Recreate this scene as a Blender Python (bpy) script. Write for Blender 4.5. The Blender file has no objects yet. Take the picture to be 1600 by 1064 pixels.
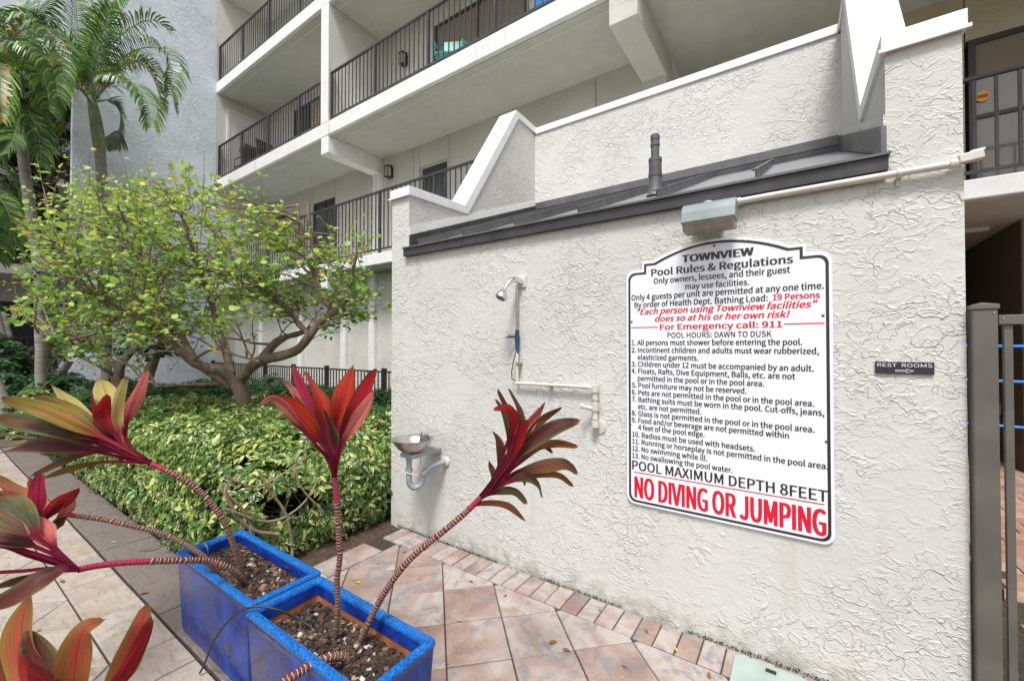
import bpy, bmesh, math, random
import numpy as np
from mathutils import Vector, Matrix, noise
R = math.radians
random.seed(7); rng = np.random.default_rng(7)
scene = bpy.context.scene
col = scene.collection

# ------------------------------------------------------------------ camera, sky, sun, exposure
CAM_H, CAM_F, PITCH, YAW = 1.45, 650.0, R(0.75), math.atan2(445, 650)
cam_d = bpy.data.cameras.new('camera'); cam = bpy.data.objects.new('camera', cam_d); col.objects.link(cam)
cam_d.sensor_width = 36; cam_d.lens = 36*CAM_F/1600; cam_d.clip_start = .02; cam_d.clip_end = 500
cam.location = (0, 0, CAM_H); cam.rotation_euler = (R(90)+PITCH, 0, YAW)
scene.camera = cam
world = bpy.data.worlds.new('World'); scene.world = world; world.use_nodes = True
wn = world.node_tree.nodes; wl = world.node_tree.links
sky = wn.new('ShaderNodeTexSky'); sky.sky_type = 'NISHITA'; sky.sun_disc = False
SUN_EL, SUN_AZ = R(62), R(160)           # azimuth clockwise from +Y, where the sun stands
sky.sun_elevation = SUN_EL; sky.sun_rotation = SUN_AZ
sky.air_density = 1.0; sky.dust_density = 2.5; sky.ozone_density = 1.0
hs = wn.new('ShaderNodeHueSaturation'); hs.inputs['Saturation'].default_value = .25; hs.inputs['Value'].default_value = 1.0
wl.new(sky.outputs[0], hs.inputs['Color']); wl.new(hs.outputs[0], wn['Background'].inputs[0])
wn['Background'].inputs[1].default_value = .118
sd = bpy.data.lights.new('sun', 'SUN'); so = bpy.data.objects.new('sun', sd); col.objects.link(so)
sd.energy = 2.35; sd.angle = R(14); sd.color = (1, .98, .955)
sdir = Vector((math.sin(SUN_AZ)*math.cos(SUN_EL), math.cos(SUN_AZ)*math.cos(SUN_EL), math.sin(SUN_EL)))
so.rotation_euler = sdir.to_track_quat('Z', 'Y').to_euler()
so.location = sdir*30
vs = scene.view_settings; vs.view_transform = 'Standard'; vs.look = 'None'; vs.gamma = 1; vs.use_curve_mapping = False
vs.exposure = .70
scene.cycles.max_bounces = 8; scene.cycles.diffuse_bounces = 5; scene.cycles.transmission_bounces = 4

# ------------------------------------------------------------------ measuring: photo sight line to a point on a real plane
cy_, sy_ = math.cos(YAW), math.sin(YAW)
def ray(x, y):
    a = (x-800)/CAM_F; b = (532-y)/CAM_F
    f = math.cos(PITCH)-b*math.sin(PITCH); u = math.sin(PITCH)+b*math.cos(PITCH)
    return Vector((-sy_*f+cy_*a, cy_*f+sy_*a, u))
CO = Vector((0, 0, CAM_H))
def on(ax, v, x, y):
    r = ray(x, y); return CO + r*((v-CO[ax])/r[ax])
def onX(v, x, y): return on(0, v, x, y)
def onY(v, x, y): return on(1, v, x, y)
def onZ(v, x, y): return on(2, v, x, y)
def at(x, y, d): return CO + ray(x, y)*d

# ------------------------------------------------------------------ tagging and mesh helpers
ORG = {}
def tag(o, label=None, cat=None, group=None, kind=None):
    if label: o['label'] = label
    if cat: o['category'] = cat
    if group: o['group'] = group
    if kind: o['kind'] = kind
    return o
def thing(name, label, cat, loc=(0, 0, 0), group=None, kind=None):
    o = bpy.data.objects.new(name, None); col.objects.link(o); o.location = loc; o.empty_display_size = .1
    ORG[o.name] = Vector(loc)
    return tag(o, label, cat, group, kind)
def link(name, me, parent=None, org=None):
    o = bpy.data.objects.new(name, me); col.objects.link(o)
    if parent is not None: o.parent = parent
    ORG[o.name] = Vector(org) if org is not None else (ORG[parent.name].copy() if parent is not None else Vector((0, 0, 0)))
    return o
def copy_of(o, parent=None, name=None):
    c = o.copy(); col.objects.link(c)
    if parent is not None: c.parent = parent
    ORG[c.name] = ORG[o.name].copy()
    return c
def copy_tree(o, parent=None):
    c = copy_of(o, parent)
    for ch in list(o.children): copy_tree(ch, c)
    return c
def set_smooth(me, angle=40):
    for p in me.polygons: p.use_smooth = True
    try: me.set_sharp_from_angle(angle=R(angle))
    except Exception: pass
def bevel(o, w, seg=2):
    m = o.modifiers.new('bevel', 'BEVEL'); m.width = w; m.segments = seg; m.limit_method = 'ANGLE'; m.angle_limit = R(35)
    return o

class MB:
    def __init__(s): s.v = []; s.f = []; s.mi = []; s.cur = 0; s.uv = {}
    def add(s, vs_, fs, mi=None):
        n = len(s.v); s.v += [tuple(v) for v in vs_]; s.f += [tuple(i+n for i in f) for f in fs]; s.mi += [s.cur if mi is None else mi]*len(fs)
        return n
    def box(s, x0, x1, y0, y1, z0, z1):
        s.add([(x0,y0,z0),(x1,y0,z0),(x1,y1,z0),(x0,y1,z0),(x0,y0,z1),(x1,y0,z1),(x1,y1,z1),(x0,y1,z1)],
              [(0,3,2,1),(4,5,6,7),(0,1,5,4),(1,2,6,5),(2,3,7,6),(3,0,4,7)]); return s
    def obox(s, c, ax, ay, az):      # oriented box: centre, three half vectors
        c, ax, ay, az = map(Vector, (c, ax, ay, az)); p = []
        for k in (-1, 1):
            for i, j in ((-1,-1),(1,-1),(1,1),(-1,1)): p.append(c+ax*i+ay*j+az*k)
        s.add(p, [(0,3,2,1),(4,5,6,7),(0,1,5,4),(1,2,6,5),(2,3,7,6),(3,0,4,7)]); return s
    def extrude(s, poly, vec):       # planar polygon (list of 3D points) swept along vec
        n = len(poly); vec = Vector(vec)
        p = [Vector(q) for q in poly]; s.add(p+[q+vec for q in p], [tuple(range(n))[::-1], tuple(range(n, 2*n))]+[(i,(i+1)%n,n+(i+1)%n,n+i) for i in range(n)]); return s
    def tube(s, pts, rad, n=8, cap=True):
        pts = [Vector(p) for p in pts]
        if not hasattr(rad, '__len__'): rad = [rad]*len(pts)
        t0 = (pts[1]-pts[0]).normalized(); ref = Vector((0,0,1)) if abs(t0.z) < .9 else Vector((0,1,0))
        a = t0.cross(ref).normalized(); base = len(s.v); vs_ = []
        for i, p in enumerate(pts):
            t = (pts[min(i+1,len(pts)-1)]-pts[max(i-1,0)]).normalized()
            a = (a-t*a.dot(t)).normalized(); b = t.cross(a)
            for k in range(n):
                w = 2*math.pi*k/n; vs_.append(p+(a*math.cos(w)+b*math.sin(w))*rad[i])
        fs = [(i*n+k, i*n+(k+1)%n, (i+1)*n+(k+1)%n, (i+1)*n+k) for i in range(len(pts)-1) for k in range(n)]
        if cap: fs += [tuple(range(n))[::-1], tuple(range((len(pts)-1)*n, len(pts)*n))]
        s.add(vs_, fs); return s
    def lathe(s, c, prof, n=24, axis=(0,0,1), cap=True):
        c = Vector(c); ax = Vector(axis).normalized(); ref = Vector((1,0,0)) if abs(ax.x) < .9 else Vector((0,1,0))
        a = ax.cross(ref).normalized(); b = ax.cross(a); vs_ = []
        for r, h in prof:
            for k in range(n):
                w = 2*math.pi*k/n; vs_.append(c+ax*h+(a*math.cos(w)+b*math.sin(w))*r)
        fs = [(i*n+k, i*n+(k+1)%n, (i+1)*n+(k+1)%n, (i+1)*n+k) for i in range(len(prof)-1) for k in range(n)]
        if cap: fs += [tuple(range(n))[::-1], tuple(range((len(prof)-1)*n, len(prof)*n))]
        s.add(vs_, fs); return s
    def mesh(s, name, mats, org=(0,0,0), smooth=False):
        org = Vector(org); me = bpy.data.meshes.new(name); me.from_pydata([tuple(Vector(v)-org) for v in s.v], [], s.f)
        for m in (mats if isinstance(mats, (list, tuple)) else [mats]): me.materials.append(m)
        if any(s.mi): me.polygons.foreach_set('material_index', s.mi)
        bm = bmesh.new(); bm.from_mesh(me); bmesh.ops.recalc_face_normals(bm, faces=bm.faces); bm.to_mesh(me); bm.free()
        if smooth: set_smooth(me, smooth if smooth is not True else 40)
        return me
    def build(s, name, mats, parent=None, smooth=False, bev=0, seg=2, org=None):
        if org is None: org = ORG[parent.name] if parent is not None else (0,0,0); loc = None
        else: loc = Vector(org)-(ORG[parent.name] if parent is not None else Vector((0,0,0)))
        o = link(name, s.mesh(name, mats, org, smooth), parent, org)
        if loc is not None: o.location = loc
        if bev: bevel(o, bev, seg)
        return o

def fast_mesh(name, V, T, mats, attr=None, matidx=None, smooth=True):
    me = bpy.data.meshes.new(name); V = np.asarray(V, np.float32); T = np.asarray(T, np.int32)
    me.vertices.add(len(V)); me.vertices.foreach_set('co', V.ravel())
    me.loops.add(T.size); me.loops.foreach_set('vertex_index', T.ravel())
    me.polygons.add(len(T)); me.polygons.foreach_set('loop_start', np.arange(0, T.size, T.shape[1], dtype=np.int32))
    try: me.polygons.foreach_set('loop_total', np.full(len(T), T.shape[1], np.int32))
    except Exception: pass
    me.polygons.foreach_set('use_smooth', np.full(len(T), smooth, bool))
    for m in (mats if isinstance(mats, (list, tuple)) else [mats]): me.materials.append(m)
    if matidx is not None: me.polygons.foreach_set('material_index', np.asarray(matidx, np.int32))
    if attr is not None:
        ca = me.color_attributes.new('leafdat', 'FLOAT_COLOR', 'POINT'); ca.data.foreach_set('color', np.asarray(attr, np.float32).ravel())
    me.update(); me.validate(); return me

def norm(a): return a/np.maximum(np.linalg.norm(a, axis=-1, keepdims=True), 1e-9)
def leaf_arrays(P, D, N, L, W, fold=.25, droop=.15, seeds=None, shape=(.33, .68, 1.0, .8)):
    """many simple leaves: P base, D direction, N normal, arrays (n,3); L, W (n,)"""
    n = len(P); D = norm(D); S = norm(np.cross(D, N)); N = norm(np.cross(S, D)); L = L[:, None]; W = W[:, None]*.5
    a, b, wa, wb = shape
    c1 = P+D*L*a; c2 = P+D*L*b-N*L*droop*.5; tip = P+D*L-N*L*droop*1.3
    V = np.stack([P, c1-S*W*wa+N*W*fold, c1, c1+S*W*wa+N*W*fold, c2-S*W*wb+N*W*fold, c2, c2+S*W*wb+N*W*fold, tip], 1).reshape(-1, 3)
    t = np.array([(0,2,1),(0,3,2),(1,2,5),(1,5,4),(2,3,6),(2,6,5),(4,5,7),(5,6,7)])
    T = (t[None]+(np.arange(n)*8)[:, None, None]).reshape(-1, 3)
    r = rng.random(n) if seeds is None else seeds
    A = np.zeros((n, 8, 4), np.float32); A[:, :, 0] = [0,1,0,1,1,0,1,.4]; A[:, :, 1] = r[:, None]; A[:, :, 2] = [0,.33,.33,.33,.68,.68,.68,1]; A[:, :, 3] = 1
    return V, T, A.reshape(-1, 4)

# ------------------------------------------------------------------ materials
def mat(name, color=(.5,.5,.5), rough=.6, metal=0, spec=.5):
    m = bpy.data.materials.new(name); m.use_nodes = True; b = m.node_tree.nodes['Principled BSDF']
    b.inputs['Base Color'].default_value = (*color, 1); b.inputs['Roughness'].default_value = rough
    b.inputs['Metallic'].default_value = metal; b.inputs['Specular IOR Level'].default_value = spec
    return m
class NT:
    def __init__(s, m): s.m = m; s.t = m.node_tree; s.n = s.t.nodes; s.l = s.t.links; s.b = s.n['Principled BSDF']
    def node(s, kind, **kw):
        nd = s.n.new(kind)
        for k, v in kw.items(): setattr(nd, k, v)
        return nd
    def put(s, inp, v):
        if isinstance(v, bpy.types.NodeSocket): s.l.new(v, inp)
        elif isinstance(v, tuple) and len(v) == 3 and inp.type == 'RGBA': inp.default_value = (*v, 1)
        else: inp.default_value = v
    def noise(s, vec, scale, detail=3, rough=.55, dist=0):
        nd = s.node('ShaderNodeTexNoise'); s.put(nd.inputs['Vector'], vec); nd.inputs['Scale'].default_value = scale
        nd.inputs['Detail'].default_value = detail; nd.inputs['Roughness'].default_value = rough; nd.inputs['Distortion'].default_value = dist
        return nd.outputs['Fac']
    def math(s, op, a, b=0., c=None, clamp=False):
        nd = s.node('ShaderNodeMath', operation=op, use_clamp=clamp); s.put(nd.inputs[0], a); s.put(nd.inputs[1], b)
        if c is not None: s.put(nd.inputs[2], c)
        return nd.outputs[0]
    def step(s, v, a, b, lo=0., hi=1.):
        nd = s.node('ShaderNodeMapRange', interpolation_type='SMOOTHSTEP'); s.put(nd.inputs['Value'], v)
        for k, x in (('From Min', a), ('From Max', b), ('To Min', lo), ('To Max', hi)): nd.inputs[k].default_value = x
        return nd.outputs[0]
    def mix(s, f, a, b, mode='MIX'):
        nd = s.node('ShaderNodeMix', data_type='RGBA', blend_type=mode); s.put(nd.inputs[0], f)
        s.put(nd.inputs[6], a); s.put(nd.inputs[7], b); return nd.outputs[2]
    def ramp(s, f, stops):
        nd = s.node('ShaderNodeValToRGB'); e = nd.color_ramp.elements
        while len(e) < len(stops): e.new(.5)
        for i, (p, c) in enumerate(stops): e[i].position = p; e[i].color = (*c, 1)
        s.put(nd.inputs[0], f); return nd.outputs[0]
    def pos(s): return s.node('ShaderNodeNewGeometry').outputs['Position']
    def scale(s, v, k):
        nd = s.node('ShaderNodeVectorMath', operation='MULTIPLY'); s.put(nd.inputs[0], v); nd.inputs[1].default_value = k; return nd.outputs[0]
    def addv(s, a, b):
        nd = s.node('ShaderNodeVectorMath', operation='ADD'); s.put(nd.inputs[0], a); s.put(nd.inputs[1], b); return nd.outputs[0]
    def bump(s, h, dist=.005, strength=1.):
        nd = s.node('ShaderNodeBump'); nd.inputs['Strength'].default_value = strength; nd.inputs['Distance'].default_value = dist
        s.put(nd.inputs['Height'], h); s.l.new(nd.outputs[0], s.b.inputs['Normal'])
    def objrand(s): return s.node('ShaderNodeObjectInfo').outputs['Random']
    def attr(s, name='leafdat'):
        nd = s.node('ShaderNodeAttribute', attribute_name=name); sp = s.node('ShaderNodeSeparateColor'); s.l.new(nd.outputs['Color'], sp.inputs[0]); return sp.outputs

def stucco(name, color, sc=1.0, dist=.006, dirt=.0):
    m = mat(name, color, .75, spec=.25); t = NT(m); p = t.pos()
    w = t.node('ShaderNodeTexNoise'); t.put(w.inputs['Vector'], p); w.inputs['Scale'].default_value = 9*sc; w.inputs['Detail'].default_value = 2
    off = t.scale(w.outputs['Color'], (.10/sc, .10/sc, .10/sc)); q = t.addv(p, off); q = t.scale(q, (1, 1, 1.45))
    n1 = t.noise(q, 8*sc, 2.5, .5); n2 = t.noise(t.addv(q, (3.1, 7.7, 1.3)), 15*sc, 2.5, .5); n3 = t.noise(t.addv(q, (9.1, 2.7, 5.3)), 27*sc, 2, .5)
    rdg = lambda n_, c_, w_: t.step(t.math('ABSOLUTE', t.math('SUBTRACT', n_, c_)), 0, w_, 1, 0)
    a = t.math('ADD', t.step(n1, .485, .52, 0, .6), rdg(n1, .52, .03)); b = t.math('ADD', t.step(n2, .51, .55, 0, .6), rdg(n2, .55, .033)); c = t.math('ADD', t.step(n3, .54, .59, 0, .5), t.math('MULTIPLY', rdg(n3, .585, .035), .4)); d_ = t.step(t.noise(t.addv(q, (1.1, 4.7, 8.3)), 40*sc, 2, .5), .54, .60)
    mask = t.step(t.noise(p, 2.3*sc, 3), .37, .58, .20, 1)
    h = t.math('ADD', t.math('MULTIPLY', a, .38), t.math('MULTIPLY', b, .42)); h = t.math('ADD', h, t.math('MULTIPLY', c, .35))
    h = t.math('ADD', h, t.math('MULTIPLY', d_, .10)); h = t.math('MULTIPLY', h, mask)
    h = t.math('ADD', h, t.math('MULTIPLY', t.math('ADD', n1, n2), .22))
    h = t.math('ADD', h, t.math('MULTIPLY', t.noise(p, 160*sc, 2), .05))
    t.bump(h, dist, 1.)
    big = t.noise(p, .9, 4); v = t.step(big, .3, .7, .93, 1.04)
    cc = t.mix(1.0, color, t.node('ShaderNodeCombineColor').outputs[0], 'MIX')
    cb = t.node('ShaderNodeCombineColor'); [t.put(cb.inputs[i], v) for i in range(3)]
    cc = t.mix(1.0, color, cb.outputs[0], 'MULTIPLY')
    if dirt:
        z = t.node('ShaderNodeSeparateXYZ'); t.put(z.inputs[0], p)
        d = t.math('MULTIPLY', t.step(z.outputs[2], 0, .16, 1, 0), t.step(t.noise(p, 14, 4), .38, .62))
        cc = t.mix(t.math('MULTIPLY', d, dirt), cc, (.24, .22, .14))
        hole = t.step(t.noise(p, 26, 1), .76, .79)
        cc = t.mix(t.math('MULTIPLY', hole, .35), cc, (.40, .36, .30))
        st = t.noise(t.scale(p, (14, 14, .8)), 1.0, 4)
        cc = t.mix(t.step(st, .56, .8, 0, .30), cc, (.42, .39, .33))
    t.put(t.b.inputs['Base Color'], cc); return m
def painted(name, color, rough=.5, var=.06, bumpd=.0006, sc=40, metal=0, stain=0):
    m = mat(name, color, rough, metal); t = NT(m); p = t.pos()
    n = t.noise(p, 5, 5); v = t.step(n, .3, .7, 1-var*2, 1+var)
    cb = t.node('ShaderNodeCombineColor'); [t.put(cb.inputs[i], v) for i in range(3)]
    cc = t.mix(1.0, color, cb.outputs[0], 'MULTIPLY')
    if stain:
        st = t.noise(t.scale(p, (7, 7, .7)), 1.0, 5, .65); cc = t.mix(t.step(st, .54, .78, 0, stain), cc, (.30,.27,.21))
        cc = t.mix(t.step(t.noise(p, 3.1, 6, .7), .62, .75, 0, stain*.5), cc, (.34,.31,.25))
    t.put(t.b.inputs['Base Color'], cc)
    t.put(t.b.inputs['Roughness'], t.step(t.noise(p, 12, 3), .3, .7, rough-.08, rough+.1))
    if bumpd: t.bump(t.noise(p, sc, 4), bumpd)
    return m

M = {}
M['stucco'] = stucco('cream_stucco', (.60, .595, .56), 1.0, .0045, .5)
M['stucco_back'] = stucco('white_stucco', (.66, .65, .615), .9, .0055)
M['stucco_blue'] = stucco('blue_grey_stucco', (.66, .72, .77), .7, .013)
M['stucco_far'] = stucco('building_stucco', (.62, .61, .56), .9, .004)
M['stucco_tan'] = stucco('tan_stucco', (.50, .45, .33), .9, .004)
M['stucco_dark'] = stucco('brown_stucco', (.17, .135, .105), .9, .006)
M['trim'] = painted('white_trim_paint', (.80, .80, .78), .5, .03, .0005, 40, 0, .15)
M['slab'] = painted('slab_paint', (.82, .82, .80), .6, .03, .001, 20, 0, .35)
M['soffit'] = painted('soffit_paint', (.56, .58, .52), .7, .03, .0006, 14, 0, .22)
M['rail'] = painted('dark_bronze_paint', (.055, .052, .052), .4, .1, .0003)
M['fence'] = painted('black_fence_paint', (.022, .021, .020), .42, .1, .0003)
M['gate'] = painted('bronze_gate_paint', (.125, .115, .10), .38, .08, .0003)
M['roof'] = painted('grey_roof_metal', (.12, .12, .122), .45, .12, .0006, 30)
M['pan'] = painted('light_grey_roof_pan', (.20, .205, .22), .36, .10, .0006, 14)
M['roofdark'] = painted('dark_flashing_metal', (.060, .058, .060), .45, .15, .0006, 30, .2)
M['pvc'] = painted('cream_painted_pipe', (.62, .59, .52), .45, .07, .0006, 60)
M['pvcgrey'] = painted('grey_plastic_pipe', (.30, .325, .34), .4, .1, .0004, 60)
M['ventgrey'] = painted('grey_vent_pipe', (.095, .095, .10), .5, .1, .0006, 60)
M['chrome'] = mat('chrome', (.75, .75, .76), .14, 1)
M['steel'] = painted('brushed_steel', (.55, .53, .50), .28, .1, .0002, 90, 1)
M['black'] = mat('black_plastic', (.02, .02, .02), .35)
M['rubber'] = mat('black_tube_rubber', (.018, .018, .02), .5)
M['white'] = mat('white_plastic', (.75, .75, .74), .4)
M['bluepaint'] = painted('blue_tape_paint', (.025, .06, .15), .5, .3, .001, 80)
M['rope'] = mat('blue_rope_nylon', (.01, .19, .60), .5)
M['glass'] = mat('dark_window_glass', (.03, .035, .04), .06, 0, .8)
M['beigeglass'] = mat('window_glass_over_beige_blinds', (.23,.19,.15), .07, 0, .9)
M['curtain'] = painted('beige_blind', (.42, .36, .27), .8, .1, .001, 9)
M['doorpaint'] = painted('pale_door_paint', (.72, .71, .68), .5, .02)
M['winframe'] = mat('bronze_window_frame', (.05, .045, .042), .4)
M['alframe'] = mat('pale_window_frame', (.45, .44, .42), .4)
M['teal'] = mat('teal_plastic', (.02, .34, .30), .4)
M['signwhite'] = mat('sign_white', (.80, .82, .86), .28)
M['signblack'] = mat('sign_black_ink', (.028, .028, .034), .35)
M['signred'] = mat('sign_red_ink', (.66, .006, .035), .35)
M['cover'] = painted('pale_green_box_plastic', (.34, .41, .375), .5, .08, .001, 50)
M['lampbody'] = painted('blue_grey_lamp_metal', (.25, .285, .29), .45, .1, .0004, 50)
M['foam'] = painted('brown_stained_lens', (.27, .235, .19), .3, .25, .0008, 22)
M['stickerred'] = mat('sticker_red', (.6, .03, .02), .4); M['stickeryel'] = mat('sticker_yellow', (.75, .45, .05), .4)

def paver_mat(name, stops, blotch, streak=None, dark=(.16,.13,.11)):
    m = mat(name, (.4,.3,.25), .72, spec=.35); t = NT(m); p = t.pos(); r = t.objrand()
    sh = t.node('ShaderNodeVectorMath', operation='SCALE'); sh.inputs[0].default_value = (31.7, 17.3, 5.1); t.put(sh.inputs['Scale'], r)
    q = t.addv(p, sh.outputs[0])
    base = t.ramp(t.step(t.math('ADD', t.math('MULTIPLY', r, .32), t.math('MULTIPLY', t.noise(q, 4.5, 4, .6, .6), .98)), .25, 1.0), stops)
    bl = t.step(t.noise(q, 7.5, 5, .62, .8), .50, .66); c = t.mix(t.math('MULTIPLY', bl, .75), base, blotch)
    if streak:
        sq = t.scale(q, (1.5, 9, 5)); c = t.mix(t.step(t.noise(sq, 5, 5, .6, .4), .5, .72, 0, .6), c, streak)
    g = t.noise(p, 180, 3, .7); c = t.mix(t.step(g, .52, .75, 0, .55), c, dark)
    g2 = t.noise(t.addv(p, (3.3, 1, 2)), 120, 2); c = t.mix(t.step(g2, .6, .75, 0, .4), c, (.72,.68,.62))
    t.put(t.b.inputs['Base Color'], c); t.put(t.b.inputs['Roughness'], t.step(bl, 0, 1, .62, .8))
    t.bump(t.math('ADD', t.noise(p, 150, 3, .65), t.math('MULTIPLY', t.noise(p, 22, 3), 1.2)), .0022); return m
M['paver'] = paver_mat('rose_paver', [(0, (.20,.125,.10)), (.3, (.29,.205,.17)), (.52, (.34,.265,.23)), (.78, (.41,.365,.33)), (1, (.28,.20,.17))], (.18,.19,.215))
M['paverpale'] = paver_mat('pale_path_paver', [(0, (.30,.23,.185)), (.35, (.39,.325,.275)), (.7, (.42,.37,.32)), (1, (.34,.26,.21))], (.28,.255,.23), (.20,.165,.14))
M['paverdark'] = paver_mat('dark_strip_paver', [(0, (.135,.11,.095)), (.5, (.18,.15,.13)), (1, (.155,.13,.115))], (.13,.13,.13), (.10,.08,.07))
M['paverred'] = paver_mat('red_brown_paver', [(0, (.28,.12,.075)), (.5, (.35,.19,.13)), (1, (.40,.29,.23))], (.20,.17,.16))
def soil_mat(name, c0, c1, sc, d):
    m = mat(name, c0, .9, spec=.2); t = NT(m); p = t.pos()
    n = t.noise(p, sc, 6, .7); t.put(t.b.inputs['Base Color'], t.ramp(n, [(.3, c0), (.6, c1), (.75, tuple(min(1, 1.8*x) for x in c1))]))
    t.bump(n, d); return m
M['soil'] = soil_mat('garden_soil', (.035,.024,.018), (.11,.075,.05), 28, .02)
M['joint'] = soil_mat('joint_sand', (.02,.018,.014), (.07,.058,.045), 60, .004)
M['ground'] = soil_mat('ground_earth', (.07,.055,.035), (.15,.12,.08), 6, .03)

def bark(name, c0, c1, sc=18, stretch=(1,1,.35), d=.012):
    m = mat(name, c0, .85, spec=.2); t = NT(m); p = t.scale(t.pos(), stretch)
    n = t.noise(p, sc, 6, .65, .5); t.put(t.b.inputs['Base Color'], t.ramp(n, [(.3, c0), (.65, c1)])); t.bump(n, d); return m
M['bark'] = bark('grey_brown_bark', (.10,.07,.048), (.27,.205,.15))
M['twig'] = bark('twig_bark', (.13,.095,.07), (.31,.24,.185), 30, (1,1,1), .004)
M['twigpale'] = bark('pale_twig_bark', (.15,.105,.07), (.36,.275,.19), 30, (1,1,1), .004)
M['palmbark'] = bark('palm_trunk_bark', (.17,.155,.13), (.33,.31,.27), 7, (.6,.6,6), .01)
M['crownshaft'] = bark('green_crownshaft', (.13,.17,.09), (.26,.30,.19), 5, (2,2,.8), .003)

def leaf_mat(name, stops, edge=None, edge_amt=.7, veins=False, rough=.42, trans=.25):
    m = mat(name, (.1,.2,.05), rough, spec=.4); t = NT(m); a = t.attr()
    c = t.ramp(a[1], stops)
    if edge:
        n = t.noise(t.pos(), 60, 2); e = t.step(t.math('ADD', t.math('MULTIPLY', a[0], .55), t.math('MULTIPLY', t.math('SUBTRACT', n, .5), 3.2)), .30, .62)
        sel = t.step(t.math('FRACT', t.math('MULTIPLY', a[1], 7.31)), .35, .5)
        c = t.mix(t.math('MULTIPLY', t.math('MULTIPLY', e, sel), edge_amt), c, edge)
        c = t.mix(t.step(t.math('FRACT', t.math('MULTIPLY', a[1], 23.7)), .86, .90, 0, .8), c, edge)
    t.put(t.b.inputs['Base Color'], c)
    tr = t.node('ShaderNodeBsdfTranslucent'); t.put(tr.inputs[0], c); mx = t.node('ShaderNodeMixShader'); mx.inputs[0].default_value = trans
    t.l.new(t.b.outputs[0], mx.inputs[1]); t.l.new(tr.outputs[0], mx.inputs[2]); t.l.new(mx.outputs[0], t.n['Material Output'].inputs[0]); return m
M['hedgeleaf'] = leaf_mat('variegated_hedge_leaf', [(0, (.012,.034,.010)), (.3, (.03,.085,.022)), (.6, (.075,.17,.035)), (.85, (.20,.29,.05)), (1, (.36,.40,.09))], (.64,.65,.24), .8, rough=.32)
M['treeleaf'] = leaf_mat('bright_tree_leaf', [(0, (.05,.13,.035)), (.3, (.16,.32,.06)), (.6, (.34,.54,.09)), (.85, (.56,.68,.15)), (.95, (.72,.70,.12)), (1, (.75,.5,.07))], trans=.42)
M['darkleaf'] = leaf_mat('dark_green_leaf', [(0, (.012,.035,.014)), (.5, (.03,.085,.03)), (.85, (.06,.13,.04)), (1, (.13,.20,.05))])
M['oliveleaf'] = leaf_mat('olive_dark_leaf', [(0, (.02,.03,.012)), (.5, (.045,.06,.02)), (.85, (.09,.10,.03)), (1, (.16,.15,.05))])
M['palmleaf'] = leaf_mat('palm_leaflet', [(0, (.03,.075,.02)), (.5, (.08,.17,.035)), (.85, (.16,.27,.05)), (1, (.26,.32,.08))], rough=.35)
M['palmbright'] = leaf_mat('bright_palm_leaflet', [(0, (.09,.20,.02)), (.5, (.16,.33,.03)), (1, (.26,.42,.05))], rough=.35, trans=.4)
M['palmpale'] = leaf_mat('pale_palm_leaflet', [(0, (.09,.13,.08)), (.5, (.17,.22,.14)), (1, (.27,.31,.20))], rough=.4)
M['palmdry'] = leaf_mat('dry_orange_leaflet', [(0, (.30,.14,.03)), (.5, (.48,.26,.08)), (1, (.55,.42,.22))])

# ================================================================== GROUND, PAVING
D = 2.273                                    # the long stucco wall's face
g = MB(); g.box(-120, 120, -60, 160, -.30, -.035); tag(g.build('ground', M['ground']), kind='structure')

def prism_mesh(name, poly, ztop, depth, m, inset=.004, org=(0, 0)):
    """one paving stone: polygon top inset by a small chamfer"""
    n = len(poly); c = Vector((sum(p[0] for p in poly)/n, sum(p[1] for p in poly)/n))
    vs_ = []
    for k, (off, z) in enumerate(((0, ztop-depth), (0, ztop-inset), (inset, ztop))):
        for i in range(n):
            p0, p1, p2 = Vector(poly[i-1]), Vector(poly[i]), Vector(poly[(i+1) % n])
            a = (p0-p1).normalized(); b = (p2-p1).normalized(); d = a+b
            s = abs(a.x*b.y-a.y*b.x); q = p1+(d/max(s, .3))*off
            vs_.append((q.x-org[0], q.y-org[1], z))
    fs = [tuple(range(2*n, 3*n))]
    for k in (0, 1):
        fs += [(k*n+i, k*n+(i+1) % n, (k+1)*n+(i+1) % n, (k+1)*n+i) for i in range(n)]
    me = bpy.data.meshes.new(name); me.from_pydata(vs_, [], fs); me.materials.append(m)
    bm = bmesh.new(); bm.from_mesh(me); bmesh.ops.recalc_face_normals(bm, faces=bm.faces)
    bm.faces.ensure_lookup_table()
    bm.to_mesh(me); bm.free()
    if me.polygons[0].normal.z < 0: me.flip_normals()
    return me
def clip(poly, box):
    x0, x1, y0, y1 = box
    for ax, v, sgn in ((0, x0, 1), (0, x1, -1), (1, y0, 1), (1, y1, -1)):
        out = []
        for i in range(len(poly)):
            a, b = poly[i-1], poly[i]; da, db = sgn*(a[ax]-v), sgn*(b[ax]-v)
            if da >= 0: out.append(a)
            if (da >= 0) != (db >= 0):
                t = da/(da-db); out.append((a[0]+(b[0]-a[0])*t, a[1]+(b[1]-a[1])*t))
        # keep order
        poly = out
        if len(poly) < 3: return []
    res = []
    for p in poly:
        if not res or (abs(p[0]-res[-1][0])+abs(p[1]-res[-1][1])) > .012: res.append(p)
    if len(res) > 2 and abs(res[0][0]-res[-1][0])+abs(res[0][1]-res[-1][1]) < .012: res.pop()
    return res if len(res) > 2 else []
def area(poly): return abs(sum(poly[i-1][0]*poly[i][1]-poly[i][0]*poly[i-1][1] for i in range(len(poly))))/2

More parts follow.
